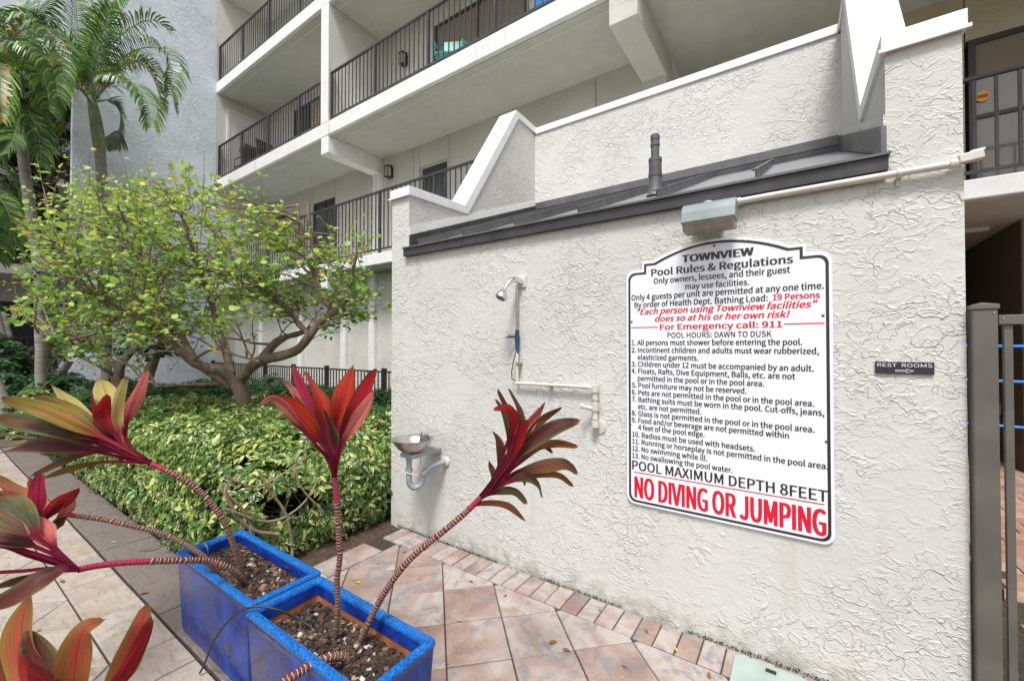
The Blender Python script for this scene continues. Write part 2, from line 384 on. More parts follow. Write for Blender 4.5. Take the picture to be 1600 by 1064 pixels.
rp = random.Random(3)
def stone(parent, poly, m, gap=.0035, shared=None, zt=0.0):
    c = (sum(p[0] for p in poly)/len(poly), sum(p[1] for p in poly)/len(poly))
    if shared is not None: me = shared
    else:
        q = []
        for p in poly:
            d = Vector((p[0]-c[0], p[1]-c[1])); L = d.length; q.append((c[0]+d.x*(1-gap/L), c[1]+d.y*(1-gap/L)))
        me = prism_mesh('paver', q, 0, .05, m, org=c)
    o = bpy.data.objects.new('paver', me); col.objects.link(o); o.parent = parent
    o.location = (c[0], c[1], zt+rp.uniform(-.0022, .0018)); o.rotation_euler = (rp.uniform(-.005, .005), rp.uniform(-.005, .005), 0); return o
H2 = .2135
def diag_field(parent, box, m, gap=.0046):
    x0, x1, y0, y1 = box; cx, cyy = -1.316, 1.826
    k = H2-gap
    sh = prism_mesh('paver', [(-k, 0), (0, -k), (k, 0), (0, k)], 0, .05, m)
    for i in range(-60, 60):
        for j in range(-60, 60):
            px, py = cx+H2*(i+j), cyy+H2+H2*(i-j)
            if px < x0-H2 or px > x1+H2 or py < y0-H2 or py > y1+H2: continue
            poly = [(px-H2, py), (px, py-H2), (px+H2, py), (px, py+H2)]
            c = clip(poly, box)
            if not c or area(c) < .0012: continue
            if area(c) > area(poly)*.999: stone(parent, poly, m, shared=sh)
            else: stone(parent, c, m)
def course(parent, box, along, pitch, m, start, shared=True):
    x0, x1, y0, y1 = box; a0, a1 = (x0, x1) if along == 0 else (y0, y1); e = .0030
    if along == 0: full = [(-pitch/2+e, -(y1-y0)/2+e), (pitch/2-e, -(y1-y0)/2+e), (pitch/2-e, (y1-y0)/2-e), (-pitch/2+e, (y1-y0)/2-e)]
    else: full = [(-(x1-x0)/2+e, -pitch/2+e), ((x1-x0)/2-e, -pitch/2+e), ((x1-x0)/2-e, pitch/2-e), (-(x1-x0)/2+e, pitch/2-e)]
    sh = prism_mesh('paver', full, 0, .05, m)
    k = math.ceil((a0-start)/pitch); s = start+k*pitch
    while s+pitch <= a1+1e-6:
        poly = [(s, y0), (s+pitch, y0), (s+pitch, y1), (s, y1)] if along == 0 else [(x0, s), (x1, s), (x1, s+pitch), (x0, s+pitch)]
        stone(parent, poly, m, shared=sh); s += pitch
# patio: bedding sheet, diagonal field, two border courses
pm = MB(); pm.box(-2.66, .56, 1.105, 2.262, -.034, -.012); pm.box(-1.06, 1.6, .79, 1.10, -.034, -.012)
patio = tag(pm.build('patio', M['joint']), kind='structure')
diag_field(patio, (-2.435, .52, 1.115, 2.06), M['paver'])
diag_field(patio, (-1.06, .9, .792, 1.11), M['paver'])
course(patio, (-2.64, .53, 2.064, 2.258), 0, .1005, M['paver'], -.9935)
course(patio, (-2.645, -2.44, 1.11, 2.06), 1, .205, M['paver'], 1.115)
# path on the left: pale field, border row; dark strip beside the bed
pb = MB(); pb.box(-9.5, 1.2, -1.0, .786, -.034, -.012); path = tag(pb.build('path', M['joint']), kind='structure')
course(path, (-9.4, .3, .548, .784), 0, .258, M['paverpale'], -2.83)
diag_field(path, (-7.2, -.2, -.28, .544), M['paverpale'])
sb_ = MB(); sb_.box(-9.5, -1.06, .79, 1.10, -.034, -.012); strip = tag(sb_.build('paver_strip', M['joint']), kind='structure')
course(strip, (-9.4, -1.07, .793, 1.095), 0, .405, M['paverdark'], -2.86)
# red brown paving behind the gate
pr = MB(); pr.box(.57, 5, 2.30, 12, -.034, -.012); prr = tag(pr.build('passage_paving', M['joint']), kind='structure')
rows = [2.30+i*.145 for i in range(40)]
for i, yy in enumerate(rows):
    course(prr, (.95, 3.2, yy, yy+.145), 0, .235, M['paverred'], .95+(i % 3)*.08)
# planting bed soil
bd = MB()
nx, ny = 60, 24
for i in range(nx+1):
    for j in range(ny+1):
        x = -16+i*(16-2.66)/nx; y = 1.10+j*(4.78-1.10)/ny
        bd.v.append((x, y, -.012+.04*noise.noise((x*1.3, y*1.3, 3))+.03*min(1, (y-1.10)*4)*min(1, (-2.66-x)*5)))
for i in range(nx):
    for j in range(ny):
        a = i*(ny+1)+j; bd.f.append((a, a+ny+1, a+ny+2, a+1)); bd.mi.append(0)
tag(bd.build('planting_bed', M['soil'], smooth=True), kind='structure')

# ================================================================== POOLSIDE SERVICE BUILDING (stucco, metal pent roof)
XL0, XL1, XR0, XR1, YB = -2.76, -2.555, .308, .53, 4.217
svc = thing('service_building', 'cream stucco service building with notched parapets and a grey metal pent roof', 'building', (-1.1, 3.3, 0))
w = MB(); w.box(XL0, XR1, D, D+.18, -.04, 2.20); w.build('front_wall', M['stucco'], svc)
def profile(o, close_z=0.0):     # parapet side profile in Y,Z ; o raises it
    return [(D+.0, 2.655), (2.985, 2.69), (3.845, 3.985), (4.217, 3.955), (4.78, 3.955)]
def wallprof(x0, x1, y0):
    P_ = [(max(y, y0), z) for y, z in profile(0)]
    poly = [(x0, y0, 2.20 if y0 <= D+.01 else 0)]+[(x0, y, z) for y, z in P_]+[(x0, 4.78, 0), (x0, D+.18, 0), (x0, D+.18, 2.20)]
    return poly
for nm, x0, x1 in (('left_parapet_wall', XL0, XL1), ('right_parapet_wall', XR0, XR1)):
    w = MB(); w.extrude(wallprof(x0, x1, D), (x1-x0, 0, 0)); w.build('parapet_wall', M['stucco'], svc)
w = MB(); w.box(XL1, XR0, YB, YB+.2, 0, 3.955); w.build('back_wall', M['stucco_back'], svc)
# copings: a band that follows each parapet profile, 14 mm proud of the wall, closed on top
def band(x0, x1, pr=.014, th=.075):
    lo = [(D-pr, 2.655), (2.985, 2.69-.004), (3.845, 3.985), (4.80, 3.955)]
    up = [(D-pr, 2.655+th), (2.985-.045, 2.69+th-.003), (3.80, 4.06), (4.80, 4.03)]
    c = MB(); xs0, xs1 = x0-pr, x1+pr; n = 4; V = []
    for xx in (xs0, xs1):
        for (y, z) in lo: V.append((xx, y, z))
        for (y, z) in up: V.append((xx, y, z))
    F_ = []
    for i in range(n-1):
        F_ += [(i, i+1, 4+i+1, 4+i), (8+i, 8+4+i, 8+4+i+1, 8+i+1), (4+i, 4+i+1, 12+i+1, 12+i), (i, 8+i, 8+i+1, i+1)]
    F_ += [(0, 4, 12, 8), (3, 11, 15, 7)]
    c.add(V, F_); return c
band(XL0, XL1).build('coping', M['trim'], svc, bev=.004)
band(XR0, XR1).build('coping', M['trim'], svc, bev=.004)
w = MB(); w.box(XL1+.016, XR0-.016, YB-.016, YB+.22, 3.958, 4.032); w.build('coping', M['trim'], svc, bev=.004)
# small drip bead under the copings
for x0, x1 in ((XL0, XL1), (XR0, XR1)):
    b = MB(); b.box(x0-.022, x1+.022, D-.024, D-.0145, 2.650, 2.664); b.build('drip_bead', M['trim'], svc)
# roof
SL = .398; ze = 2.230; ye = 2.255
def rz(y): return ze+(y-ye)*SL
roof = MB(); RX0, RX1 = XL1-.02, XR0+.004
roof.extrude([(RX0, ye, rz(ye)-.012), (RX0, YB-.005, rz(YB-.005)-.012), (RX0, YB-.005, rz(YB-.005)), (RX0, ye, rz(ye))], (RX1-RX0, 0, 0))
ro = roof.build('metal_roof', M['pan'], svc)
sv = Vector((0, YB-.03-ye, (YB-.03-ye)*SL)); sn = Vector((0, -SL, 1)).normalized()
def seam(x, parent):
    s = MB(); a = Vector((x, ye-.004, rz(ye))); L = sv.length; d = sv.normalized()
    s.obox(a+d*L/2+sn*.021, (.0035, 0, 0), d*L/2, sn*.021)
    s.obox(a+d*L/2+sn*.045+Vector((-.006, 0, 0)), (.0105, 0, 0), d*L/2, sn*.0035)
    return s.build('standing_seam', M['roof'], parent)
for x in (-2.416, -1.966, -1.516, -1.063, -.607, -.152): seam(x, ro)
f = MB(); f.box(RX0-.01, RX1, ye-.016, ye-.003, ze-.068, ze-.008); f.box(RX0-.01, RX1, ye-.003, D-.002, ze-.068, ze-.062); f.box(RX0-.01, RX0-.001, ye-.003, D-.002, ze-.06, ze-.010)
f.build('fascia', M['roofdark'], svc, bev=.002)
f = MB(); f.box(RX0-.014, RX1+.006, ye-.028, ye+.012, ze-.008, ze+.003); f.build('drip_edge', M['roof'], ro)
# flashing strips up the left return, along the back wall, and up the right return
def side_flash(x0, x1, lift, hgt, m, nm, y0=D+.0):
    s = MB(); s.extrude([(x0, y0, rz(y0)+lift), (x0, YB-.001, rz(YB)+lift), (x0, YB-.001, rz(YB)+lift+hgt), (x0, y0, rz(y0)+lift+hgt)], (x1-x0, 0, 0)); return s.build(nm, m, svc)
side_flash(XL1+.001, XL1+.018, .005, .095, M['roofdark'], 'flashing'); side_flash(XL1+.001, XL1+.010, .10, .06, M['trim'], 'stucco_stop')
side_flash(XR0-.018, XR0-.001, .005, .115, M['roof'], 'flashing', ye-.012); side_flash(XR0-.010, XR0-.001, .12, .045, M['stucco_back'], 'stucco_stop', ye-.005)
w = MB(); w.box(XL1+.02, XR0-.02, YB-.02, YB-.001, rz(YB)+.05, rz(YB)+.125); w.build('flashing', M['roof'], svc)
w = MB(); w.box(XL1+.02, XR0-.02, YB-.016, YB-.001, rz(YB)-.005, rz(YB)+.049); w.build('flashing', M['roofdark'], svc)
# vent stack
vp = Vector((-.754, 2.756, rz(2.756)-.01)); v = MB()
v.lathe(vp, [(.062, 0), (.05, .025), (.040, .05), (.040, .13), (.043, .132), (.043, .155), (.040, .157), (.040, .225), (.042, .228), (.042, .25), (.026, .255), (.026, .33), (.030, .332), (.030, .352), (.026, .354), (.026, .372), (.029, .374), (.029, .40), (.022, .41)], 20)
v.build('vent_pipe', M['ventgrey'], ro, smooth=30)

# ================================================================== THE THINGS ON THE WALL
# conduit
cz = 2.141; cd = thing('wall_conduit', 'cream painted conduit pipe running along the wall from the wall lamp past the parapet', 'pipe', (0, D-.03, cz))
c = MB(); c.tube([(-.235, D-.030, cz-.002), (-.1, D-.028, cz), (.2, D-.026, cz+.001), (.50, D-.028, cz)], .0145, 12); c.build('pipe', M['pvc'], cd, smooth=50)
c = MB(); c.tube([(-.262, D-.032, cz-.003), (-.215, D-.030, cz-.002)], .0185, 12); c.build('coupling', M['pvc'], cd, smooth=50)
c = MB(); c.tube([(.485, D-.028, cz), (.517, D-.028, cz)], .019, 12)
c.obox((.540, D-.034, cz+.012), (.032, 0, .003), (0, .017, 0), (-.002, 0, .016)); c.obox((.556, D-.034, cz+.030), (.020, 0, .002), (0, .014, 0), (0, 0, .005)); c.build('conduit_elbow', M['pvc'], cd, bev=.003)
for x in (.345,):
    c = MB(); c.tube([(x-.008, D-.027, cz), (x+.008, D-.027, cz)], .0195, 12); c.box(x-.008, x+.008, D-.006, D-.001, cz-.045, cz-.012); c.build('strap', M['pvc'], cd, smooth=40)
# wall lamp
lp = thing('wall_lamp', 'small grey floodlight with stained lens above the pool rules sign', 'lamp', (-.35, D, 2.09))
c = MB(); c.box(-.425, -.283, D-.048, D-.001, 2.060, 2.158); c.build('back_plate', M['pvc'], lp, bev=.002)
c = MB(); c.lathe((-.355, D-.048, 2.135), [(.030, 0), (.028, .012), (.018, .02), (.016, .04)], 16, (0, -1, -.1)); c.tube([(-.355, D-.03, 2.13), (-.352, D-.080, 2.108)], .013, 10); c.build('swivel_arm', M['pvcgrey'], lp, smooth=40)
prof_l = [(-.062, 2.070), (-.072, 2.108), (-.096, 2.130), (-.126, 2.134), (-.152, 2.118), (-.170, 2.085), (-.182, 2.038), (-.178, 2.032), (-.075, 2.032)]
c = MB(); c.extrude([(-.455, D+y, z) for y, z in prof_l], (.232, 0, 0)); c.build('housing', M['lampbody'], lp, bev=.006)
c = MB(); nrm = Vector((0, -.044, -.109)).normalized()
c.extrude([(-.449, D-.1790, 2.0315), (-.449, D-.0755, 2.0315), (-.449, D-.0700, 1.997), (-.449, D-.1620, 1.994)], (.220, 0, 0)); c.build('lens', M['foam'], lp, bev=.003)

# ---- text
import os
SANS = None
try:
    fp_ = os.path.join(bpy.utils.resource_path('LOCAL'), 'datafiles', 'fonts', 'Noto Sans CJK Regular.woff2')     # the typeface that ships with Blender
    if os.path.exists(fp_): SANS = bpy.data.fonts.load(fp_)
except Exception: SANS = None
def make_text(string, mt, x0, x1, y, zb, cap, bold=0., shear=0., fit=True, parent=None, name='lettering'):
    def body(st):
        cu = bpy.data.curves.new('txt', 'FONT'); cu.body = st; cu.size = 1; cu.shear = shear; cu.resolution_u = 3
        if SANS: cu.font = SANS
        ob = bpy.data.objects.new('txt', cu); col.objects.link(ob)
        dg = bpy.context.evaluated_depsgraph_get(); me = bpy.data.meshes.new_from_object(ob.evaluated_get(dg)); bpy.data.objects.remove(ob)
        n = len(me.vertices); co = np.empty(n*3, np.float32); me.vertices.foreach_get('co', co); return me, co.reshape(-1, 3)
    if 'H' not in CAPREF: CAPREF['H'] = float(body('H')[1][:, 1].max())
    me, co = body(string); w_ = co[:, 0].max()-co[:, 0].min(); kx = (x1-x0)/w_; kz = cap/CAPREF['H']; og = ORG[parent.name]
    F0 = [tuple(p.vertices) for p in me.polygons]; V = []; F_ = []; u_ = []; F1 = []
    for f in F0: F1.append(tuple(range(len(u_), len(u_)+len(f)))); u_ += [(i, len(F1) % 97) for i in f]
    b_ = bold*cap*.95
    sh_ = [(-1, 0), (1, 0), (0, 0)] if bold > .012 else [(0, 0)]
    for k, (dx, dz) in enumerate(sh_):            # a few hairline-separated layers give the heavier weight
        o_ = len(V); mn_ = float(co[:, 0].min()); V += [(x0+(co[i][0]-mn_)*kx+dx*b_-og.x, y-k*.0003-og.y-j*2e-6, zb+co[i][1]*kz+dz*b_-og.z) for i, j in u_]; F_ += [tuple(i+o_ for i in f) for f in F1]
    m2 = bpy.data.meshes.new(name); m2.from_pydata(V, [], F_); m2.materials.append(mt); return link(name, m2, parent)
CAPREF = {}

# ---- pool rules sign
YS = D-.012; YT = YS-.0014
sg = thing('pool_rules_sign', 'large white rules board with black border and red NO DIVING OR JUMPING line', 'sign', (-.325, D, 1.25))
def sgn_outline(off):
    x0, x1, z0, z1 = -.779+off, .129-off, .590+off, 1.861-off
    r = .045-off*.6; P_ = []
    def arc(cx, cz, a0, a1, rr, n=5): return [(cx+rr*math.cos(R(a0+(a1-a0)*i/n)), cz+rr*math.sin(R(a0+(a1-a0)*i/n))) for i in range(n+1)]
    P_ += arc(x0+r, z0+r, 180, 270, r); P_ += arc(x1-r, z0+r, 270, 360, r); P_ += arc(x1-r, z1-r, 0, 90, r)
    zs = z1; sr, sl = .037-off, -.692+off; ar, al = -.021-off*.5, -.632+off*.5
    P_ += [(sr, zs), (sr, zs+.044), (ar, zs+.044)]
    cxm = (ar+al)/2; hw = (ar-al)/2; top = 1.980-off; zb_ = zs+.044
    for i in range(1, 16):
        u = 1-2*i/16; P_.append((cxm+hw*u, zb_+(top-zb_)*(1-abs(u)**2.0)))
    P_ += [(al, zs+.044), (sl, zs+.044), (sl, zs)]
    P_ += arc(x0+r, z1-r, 90, 180, r)
    return P_
c = MB(); c.extrude([(x, YS, z) for x, z in sgn_outline(0)], (0, .009, 0)); c.build('sign_panel', M['signwhite'], sg, bev=.0015)
a_, b_ = sgn_outline(.012), sgn_outline(.0235); n = len(a_); c = MB()
c.add([(x, YS-.0012, z) for x, z in a_]+[(x, YS-.0012, z) for x, z in b_], [(i, (i+1) % n, n+(i+1) % n, n+i) for i in range(n)]); c.build('sign_border', M['signblack'], sg)
W_, WR = M['signblack'], M['signred']
LINES = [ # text, x0, x1 (photo px), baseline px at x0, cap height px at x0, material, bold, shear
 ('TOWNVIEW', 1065, 1179, 410.4, 11, W_, .10, 0), ('Pool Rules & Regulations', 1017, 1241, 431.4, 10.4, W_, .055, 0),
 ('Only owners, lessees, and their guest', 1020.5, 1236.8, 443.6, 8.6, W_, .036, 0), ('may use facilities.', 1070, 1172.3, 452.2, 8.6, W_, .036, 0),
 ('Only 4 guests per unit are permitted at any one time.', 985.8, 1289.2, 469.6, 8.3, W_, .036, 0),
 ('By order of Health Dept. Bathing Load:', 990.5, 1201, 480.9, 8.3, W_, .036, 0), ('19 Persons', 1206.7, 1282.7, 469, 9.0, WR, .05, 0),
 ('"Each person using Townview facilities"', 995.1, 1279, 491.6, 8.6, WR, .05, .25), ('does so at his or her own risk!', 1022.6, 1235.7, 502.3, 8.6, WR, .05, .25),
 ('For Emergency call: 911', 1030.5, 1223.4, 515.1, 8.4, WR, .06, 0), ('POOL HOURS: DAWN TO DUSK', 1042, 1207, 527.7, 8.0, W_, .02, 0),
 ('1. All persons must shower before entering the pool.', 986, 1254.5, 539.2, 7.7, W_, .036, 0), ('2. Incontinent children and adults must wear rubberized,', 986, 1280.4, 550.5, 7.7, W_, .036, 0),
 ('elasticized garments.', 995.6, 1091.8, 561.7, 7.7, W_, .036, 0), ('3. Children under 12 must be accompanied by an adult.', 986, 1272, 572.3, 7.7, W_, .036, 0),
 ('4. Floats, Rafts, Dive Equipment, Balls, etc. are not', 986, 1243.3, 583, 7.7, W_, .036, 0), ('permitted in the pool or in the pool area.', 995.6, 1194.5, 594.4, 7.7, W_, .036, 0),
 ('5. Pool furniture may not be reserved.', 986.5, 1167, 604.9, 7.7, W_, .036, 0), ('6. Pets are not permitted in the pool or in the pool area.', 986.5, 1272.3, 616.1, 7.7, W_, .036, 0),
 ('7. Bathing suits must be worn in the pool. Cut-offs, jeans,', 986.5, 1288, 626.9, 7.7, W_, .036, 0), ('etc. are not permitted.', 996, 1096, 638.6, 7.7, W_, .036, 0),
 ('8. Glass is not permitted in the pool or in the pool area.', 986.5, 1272.3, 648.6, 7.7, W_, .036, 0), ('9. Food and/or beverage are not permitted within', 986.5, 1232.4, 659.3, 7.7, W_, .036, 0),
 ('4 feet of the pool edge.', 996.3, 1101, 671, 7.7, W_, .036, 0), ('10. Radios must be used with headsets.', 987, 1179.3, 681.6, 7.7, W_, .036, 0),
 ('11. Running or horseplay is not permitted in the pool area.', 987, 1293.1, 692.4, 7.7, W_, .036, 0), ('12. No swimming while ill.', 987, 1104.9, 703.5, 7.7, W_, .036, 0),
 ('13. No swallowing the pool water.', 987, 1144.4, 714.6, 7.7, W_, .036, 0), ('POOL MAXIMUM DEPTH 8FEET', 987.2, 1291.9, 732.8, 14.2, W_, .032, 0),
 ('NO DIVING OR JUMPING', 991.5, 1288, 776.2, 32.5, WR, .040, 0)]
for s_, x0, x1, yb, cp, m_, bo, shr in LINES:
    a = onY(YT, x0+1.0, yb); b = onY(YT, x1-1.2, 540); h = onY(YT, x0, yb-cp)
    make_text(s_, m_, a.x, b.x, YT, a.z, (h.z-a.z), bo, shr, parent=sg)
def rule(x0, y0, x1, th, m):
    a = onY(YT, x0, y0); b = onY(YT, x1, 540); c = MB(); c.add([(a.x, YT, a.z-th/2), (b.x, YT, a.z-th/2), (b.x, YT, a.z+th/2), (a.x, YT, a.z+th/2)], [(0, 1, 2, 3)]); c.build('printed_rule', m, sg)
rule(986, 512, 1028, .0045, WR); rule(1225, 506.3, 1289, .0045, WR); rule(990, 736.8, 1286, .0045, WR)
for px, py in ((987, 503), (1286, 493), (1291, 690), (985, 663), (1122, 799), (1116, 384)):
    q = onY(YT, px, py); c = MB(); c.lathe((q.x, YT+.001, q.z), [(.006, 0), (.005, .002), (.002, .003)], 10, (0, -1, 0)); c.build('screw', M['ventgrey'], sg)
# ---- rest rooms sign
rr = thing('rest_rooms_sign', 'small black REST ROOMS plate with a white outlined arrow', 'sign', (.355, D, 1.36))
q0, q1 = onY(D-.006, 1367.5, 565.5), onY(D-.006, 1460, 584.5)
rx0, rx1, rz0, rz1 = q0.x, q1.x, 1.338, 1.386
c = MB(); c.box(rx0, rx1, D-.009, D-.001, rz0, rz1); c.build('sign_plate', M['signblack'], rr, bev=.001)
make_text('REST  ROOMS', M['white'], rx0+.006, rx1-.006, D-.0102, rz0+.028, .0135, .012, 0, parent=rr)
ap = [(-.028, -.0035), (.004, -.0035), (.004, -.008), (.028, 0), (.004, .008), (.004, .0035), (-.028, .0035)]
ai = [(-.0262, -.0018), (.0058, -.0018), (.0058, -.0055), (.0225, 0), (.0058, .0055), (.0058, .0018), (-.0262, .0018)]
ac = (rx0+rx1)/2+.002; c = MB(); n = 7
c.add([(ac+x, D-.0102, rz0+.0125+z) for x, z in ap]+[(ac+x, D-.0102, rz0+.0125+z) for x, z in ai], [(i, (i+1) % n, n+(i+1) % n, n+i) for i in range(n)]); c.build('arrow', M['white'], rr)

# ---- outdoor shower and its pipe
sh = thing('outdoor_shower', 'chrome shower head on a thin pipe with a blue taped valve', 'shower', (-1.51, D, 1.2))
yp = D-.03; xs = onY(yp, 808, 540).x
c = MB(); c.tube([(xs, yp, 1.205), (xs, yp, 1.50)], .0095, 10); c.build('pipe', M['pvc'], sh, smooth=50)
c = MB(); c.tube([(xs, yp, 1.50), (xs, yp, 1.845)], .0085, 10); c.build('pipe', M['steel'], sh, smooth=50)
c = MB(); c.box(xs-.012, xs+.052, D-.012, D-.001, 1.83, 1.905); c.build('wall_plate', M['pvc'], sh, bev=.002)
c = MB(); hx = xs+.01
c.tube([(hx+.01, D-.008, 1.868), (hx-.005, D-.055, 1.878), (hx-.015, D-.095, 1.868), (hx-.025, D-.125, 1.835), (hx-.03, D-.14, 1.805)], [.021, .021, .018, .013, .012], 14); c.build('shower_arm', M['chrome'], sh, smooth=50)
hc = Vector((hx-.03, D-.14, 1.808)); ha = Vector((-.18, -.42, -.9))
c = MB(); c.lathe(hc, [(.012, 0), (.017, .01), (.020, .02), (.034, .036), (.038, .045), (.038, .066), (.034, .070), (.030, .068), (.012, .066)], 24, ha); hd = c.build('shower_head', M['chrome'], sh, smooth=35)
c = MB(); c.lathe(hc+ha.normalized()*.064, [(.029, 0), (.028, .007), (.010, .008)], 20, ha); c.build('spray_face', M['ventgrey'], hd, smooth=35)
c = MB(); c.tube([(xs, yp, 1.555), (xs, yp, 1.50), (xs+.002, yp, 1.43), (xs+.002, yp, 1.40)], [.011, .017, .012, .008], 10)
c.tube([(xs-.01, yp, 1.51), (xs-.055, yp-.03, 1.512)], .009, 8); c.build('valve', M['bluepaint'], sh, smooth=40)
c = MB(); c.lathe((xs-.055, yp-.03, 1.512), [(.017, -.006), (.020, 0), (.014, .012)], 12, (-.8, -.5, 0)); c.build('valve_knob', M['chrome'], sh, smooth=40)
c = MB(); c.tube([(xs+.004, yp-.006, 1.43), (xs-.02, yp-.01, 1.36), (xs-.035, yp-.012, 1.28), (xs-.032, yp-.012, 1.235), (xs-.008, yp-.012, 1.228)], .0035, 6); c.build('drip_hose', M['rubber'], sh, smooth=50)
xe = onY(yp, 930, 600).x
c = MB(); c.tube([(xs-.012, yp, 1.208), (xs+.02, yp, 1.21), (xe-.04, yp, 1.212), (xe, yp, 1.205)], .0105, 10); c.build('pipe', M['pvc'], sh, smooth=50)
c = MB(); c.tube([(xe, yp, 1.22), (xe, yp, 1.0)], .014, 10)
for z0, z1, r in ((1.185, 1.225, .021), (1.14, 1.155, .018), (1.08, 1.12, .021), (1.03, 1.045, .018), (.985, 1.02, .022)): c.tube([(xe, yp, z0), (xe, yp, z1)], r, 12)
c.build('pipe_fitting', M['pvc'], sh, smooth=35)
c = MB(); c.tube([(xe, yp, 1.092), (xe-.03, yp-.02, 1.094), (xe-.062, yp-.045, 1.105)], [.012, .013, .010], 10); c.lathe((xe-.062, yp-.045, 1.105), [(.016, -.004), (.016, .008), (.005, .012)], 10, (-.7, -.6, .3)); c.build('spigot', M['pvc'], sh, smooth=40)
c = MB(); c.lathe((xe+.012, D-.002, .985), [(.045, 0), (.040, .006), (.02, .008)], 18, (0, -1, 0)); c.build('wall_flange', M['pvc'], sh, smooth=40)
for x_, z_ in ((xs+.012, 1.34), (xs+.24, 1.205)):
    c = MB(); c.box(x_-.012, x_+.012, yp-.015, D-.001, z_-.010, z_+.006); c.build('pipe_clamp', M['foam'], sh, bev=.002)

# ---- drinking fountain
bc = Vector((-2.262, 2.05, .79)); df = thing('drinking_fountain', 'small stainless steel drinking fountain bowl with grey trap at the far end of the wall', 'drinking fountain', (bc.x, D, .6))
c = MB(); c.lathe(bc+Vector((0, 0, -.10)), [(.035, 0), (.06, .006), (.10, .035), (.130, .072), (.146, .10), (.150, .104), (.144, .103), (.126, .078), (.095, .045), (.05, .022), (.01, .02)], 32, cap=False); c.build('bowl', M['steel'], df, smooth=50)
c = MB(); c.box(bc.x-.06, bc.x+.07, 1.99, D-.001, .665, .695); c.build('bracket', M['pvcgrey'], df, bev=.003)
c = MB(); c.lathe((bc.x+.055, 2.11, .745), [(.030, 0), (.034, .01), (.034, .062), (.030, .066)], 16); s1 = c.build('bubbler', M['ventgrey'], df, smooth=35)
c = MB(); c.lathe((bc.x+.055, 2.11, .812), [(.020, 0), (.024, .006), (.022, .022), (.012, .03)], 14); c.build('push_button', M['chrome'], df, smooth=35)
tx = bc.x-.012
c = MB(); c.tube([(tx, 2.03, .67), (tx, 2.03, .545)], .020, 12); c.tube([(tx, 2.03, .585), (tx, 2.03, .560)], .026, 12)
ub = [(tx, 2.03, .56)]+[(tx+.03-.03*math.cos(t), 2.03+.035-.035*math.cos(t), .50-.055*math.sin(t)) for t in [math.pi*i/10 for i in range(11)]]+[(tx+.065, 2.105, .54), (tx+.10, 2.15, .585), (tx+.13, D-.002, .60)]
c.tube(ub, [.021]*3+[.022]*7+[.021]*2+[.019]*(len(ub)-12), 12); c.tube([(tx+.06, 2.10, .53), (tx+.085, 2.13, .56)], .027, 12); c.build('drain_trap', M['pvcgrey'], df, smooth=50)
c = MB(); c.lathe((tx+.13, D-.001, .60), [(.036, 0), (.034, .012), (.022, .02)], 16, (0, -1, 0)); c.build('wall_flange', M['pvc'], df, smooth=40)
c = MB(); c.tube([(bc.x+.05, 2.10, .72), (bc.x+.045, 2.09, .66), (tx+.05, 2.09, .60), (tx+.04, 2.07, .57)], .0045, 6); c.tube([(tx+.0, 2.0, .56), (tx+.06, 2.06, .535)], .006, 6); c.build('supply_tube', M['pvc'], df, smooth=50)

# ---- valve box cover on the patio
c = MB(); P_ = []
for (cx, cyy, a0) in ((-.215, 1.945, 180), (.0, 1.945, 270), (.0, 2.185, 0), (-.215, 2.185, 90)):
    P_ += [(cx+.035*math.cos(R(a0+i*15)), cyy+.035*math.sin(R(a0+i*15)), .001) for i in range(7)]
c.extrude(P_, (0, 0, .013)); vb = thing('valve_box_cover', 'pale green plastic valve box lid set in the pavers by the wall', 'utility cover', (-.1, 2.06, 0))
c.build('lid', M['cover'], vb, bev=.003)
c = MB(); c.box(-.125, -.085, 2.165, 2.185, .013, .018); c.build('lift_notch', M['black'], vb)

# ---- gate at the right
gt = thing('metal_gate', 'bronze coloured metal gate and capped square post at the right edge', 'gate', (.57, 2.3, 0))
c = MB(); c.box(.538, .602, 2.235, 2.30, -.03, 1.585); c.build('gate_post', M['gate'], gt, bev=.003)
c = MB(); c.box(.534, .606, 2.231, 2.304, 1.585, 1.600); c.extrude([(.534, 2.231, 1.600), (.606, 2.231, 1.600), (.606, 2.304, 1.600), (.534, 2.304, 1.600)], (0, 0, .002)); c.add([(.534, 2.231, 1.602), (.606, 2.231, 1.602), (.606, 2.304, 1.602), (.534, 2.304, 1.602), (.57, 2.2675, 1.612)], [(0, 1, 4), (1, 2, 4), (2, 3, 4), (3, 0, 4)]); c.build('post_cap', M['gate'], gt, bev=.002)
c = MB(); c.box(.606, 1.62, 2.245, 2.285, 1.528, 1.562); c.build('rail', M['gate'], gt, bev=.002)
c = MB(); c.box(.606, 1.62, 2.245, 2.285, .10, .134); c.build('rail', M['gate'], gt, bev=.002)
p0 = None
for i in range(9):
    x = .632+i*.115
    if p0 is None:
        c = MB(); c.box(x-.0105, x+.0105, 2.2545, 2.2755, .134, 1.528); p0 = c.build('picket', M['gate'], gt)
    else:
        q = copy_of(p0, gt); q.location = (i*.115, 0, 0)
for zz in (.55, 1.22):
    c = MB(); c.lathe((.606, 2.262, zz), [(.008, -.02), (.008, .02)], 10); c.build('hinge', M['black'], gt)
for x_, z_ in ((.592, 1.57), (.618, 1.549)):
    c = MB(); c.lathe((x_, 2.2345 if x_ < .6 else 2.2445, z_), [(.004, 0), (.003, .002)], 8, (0, -1, 0)); c.build('screw', M['steel'], gt)
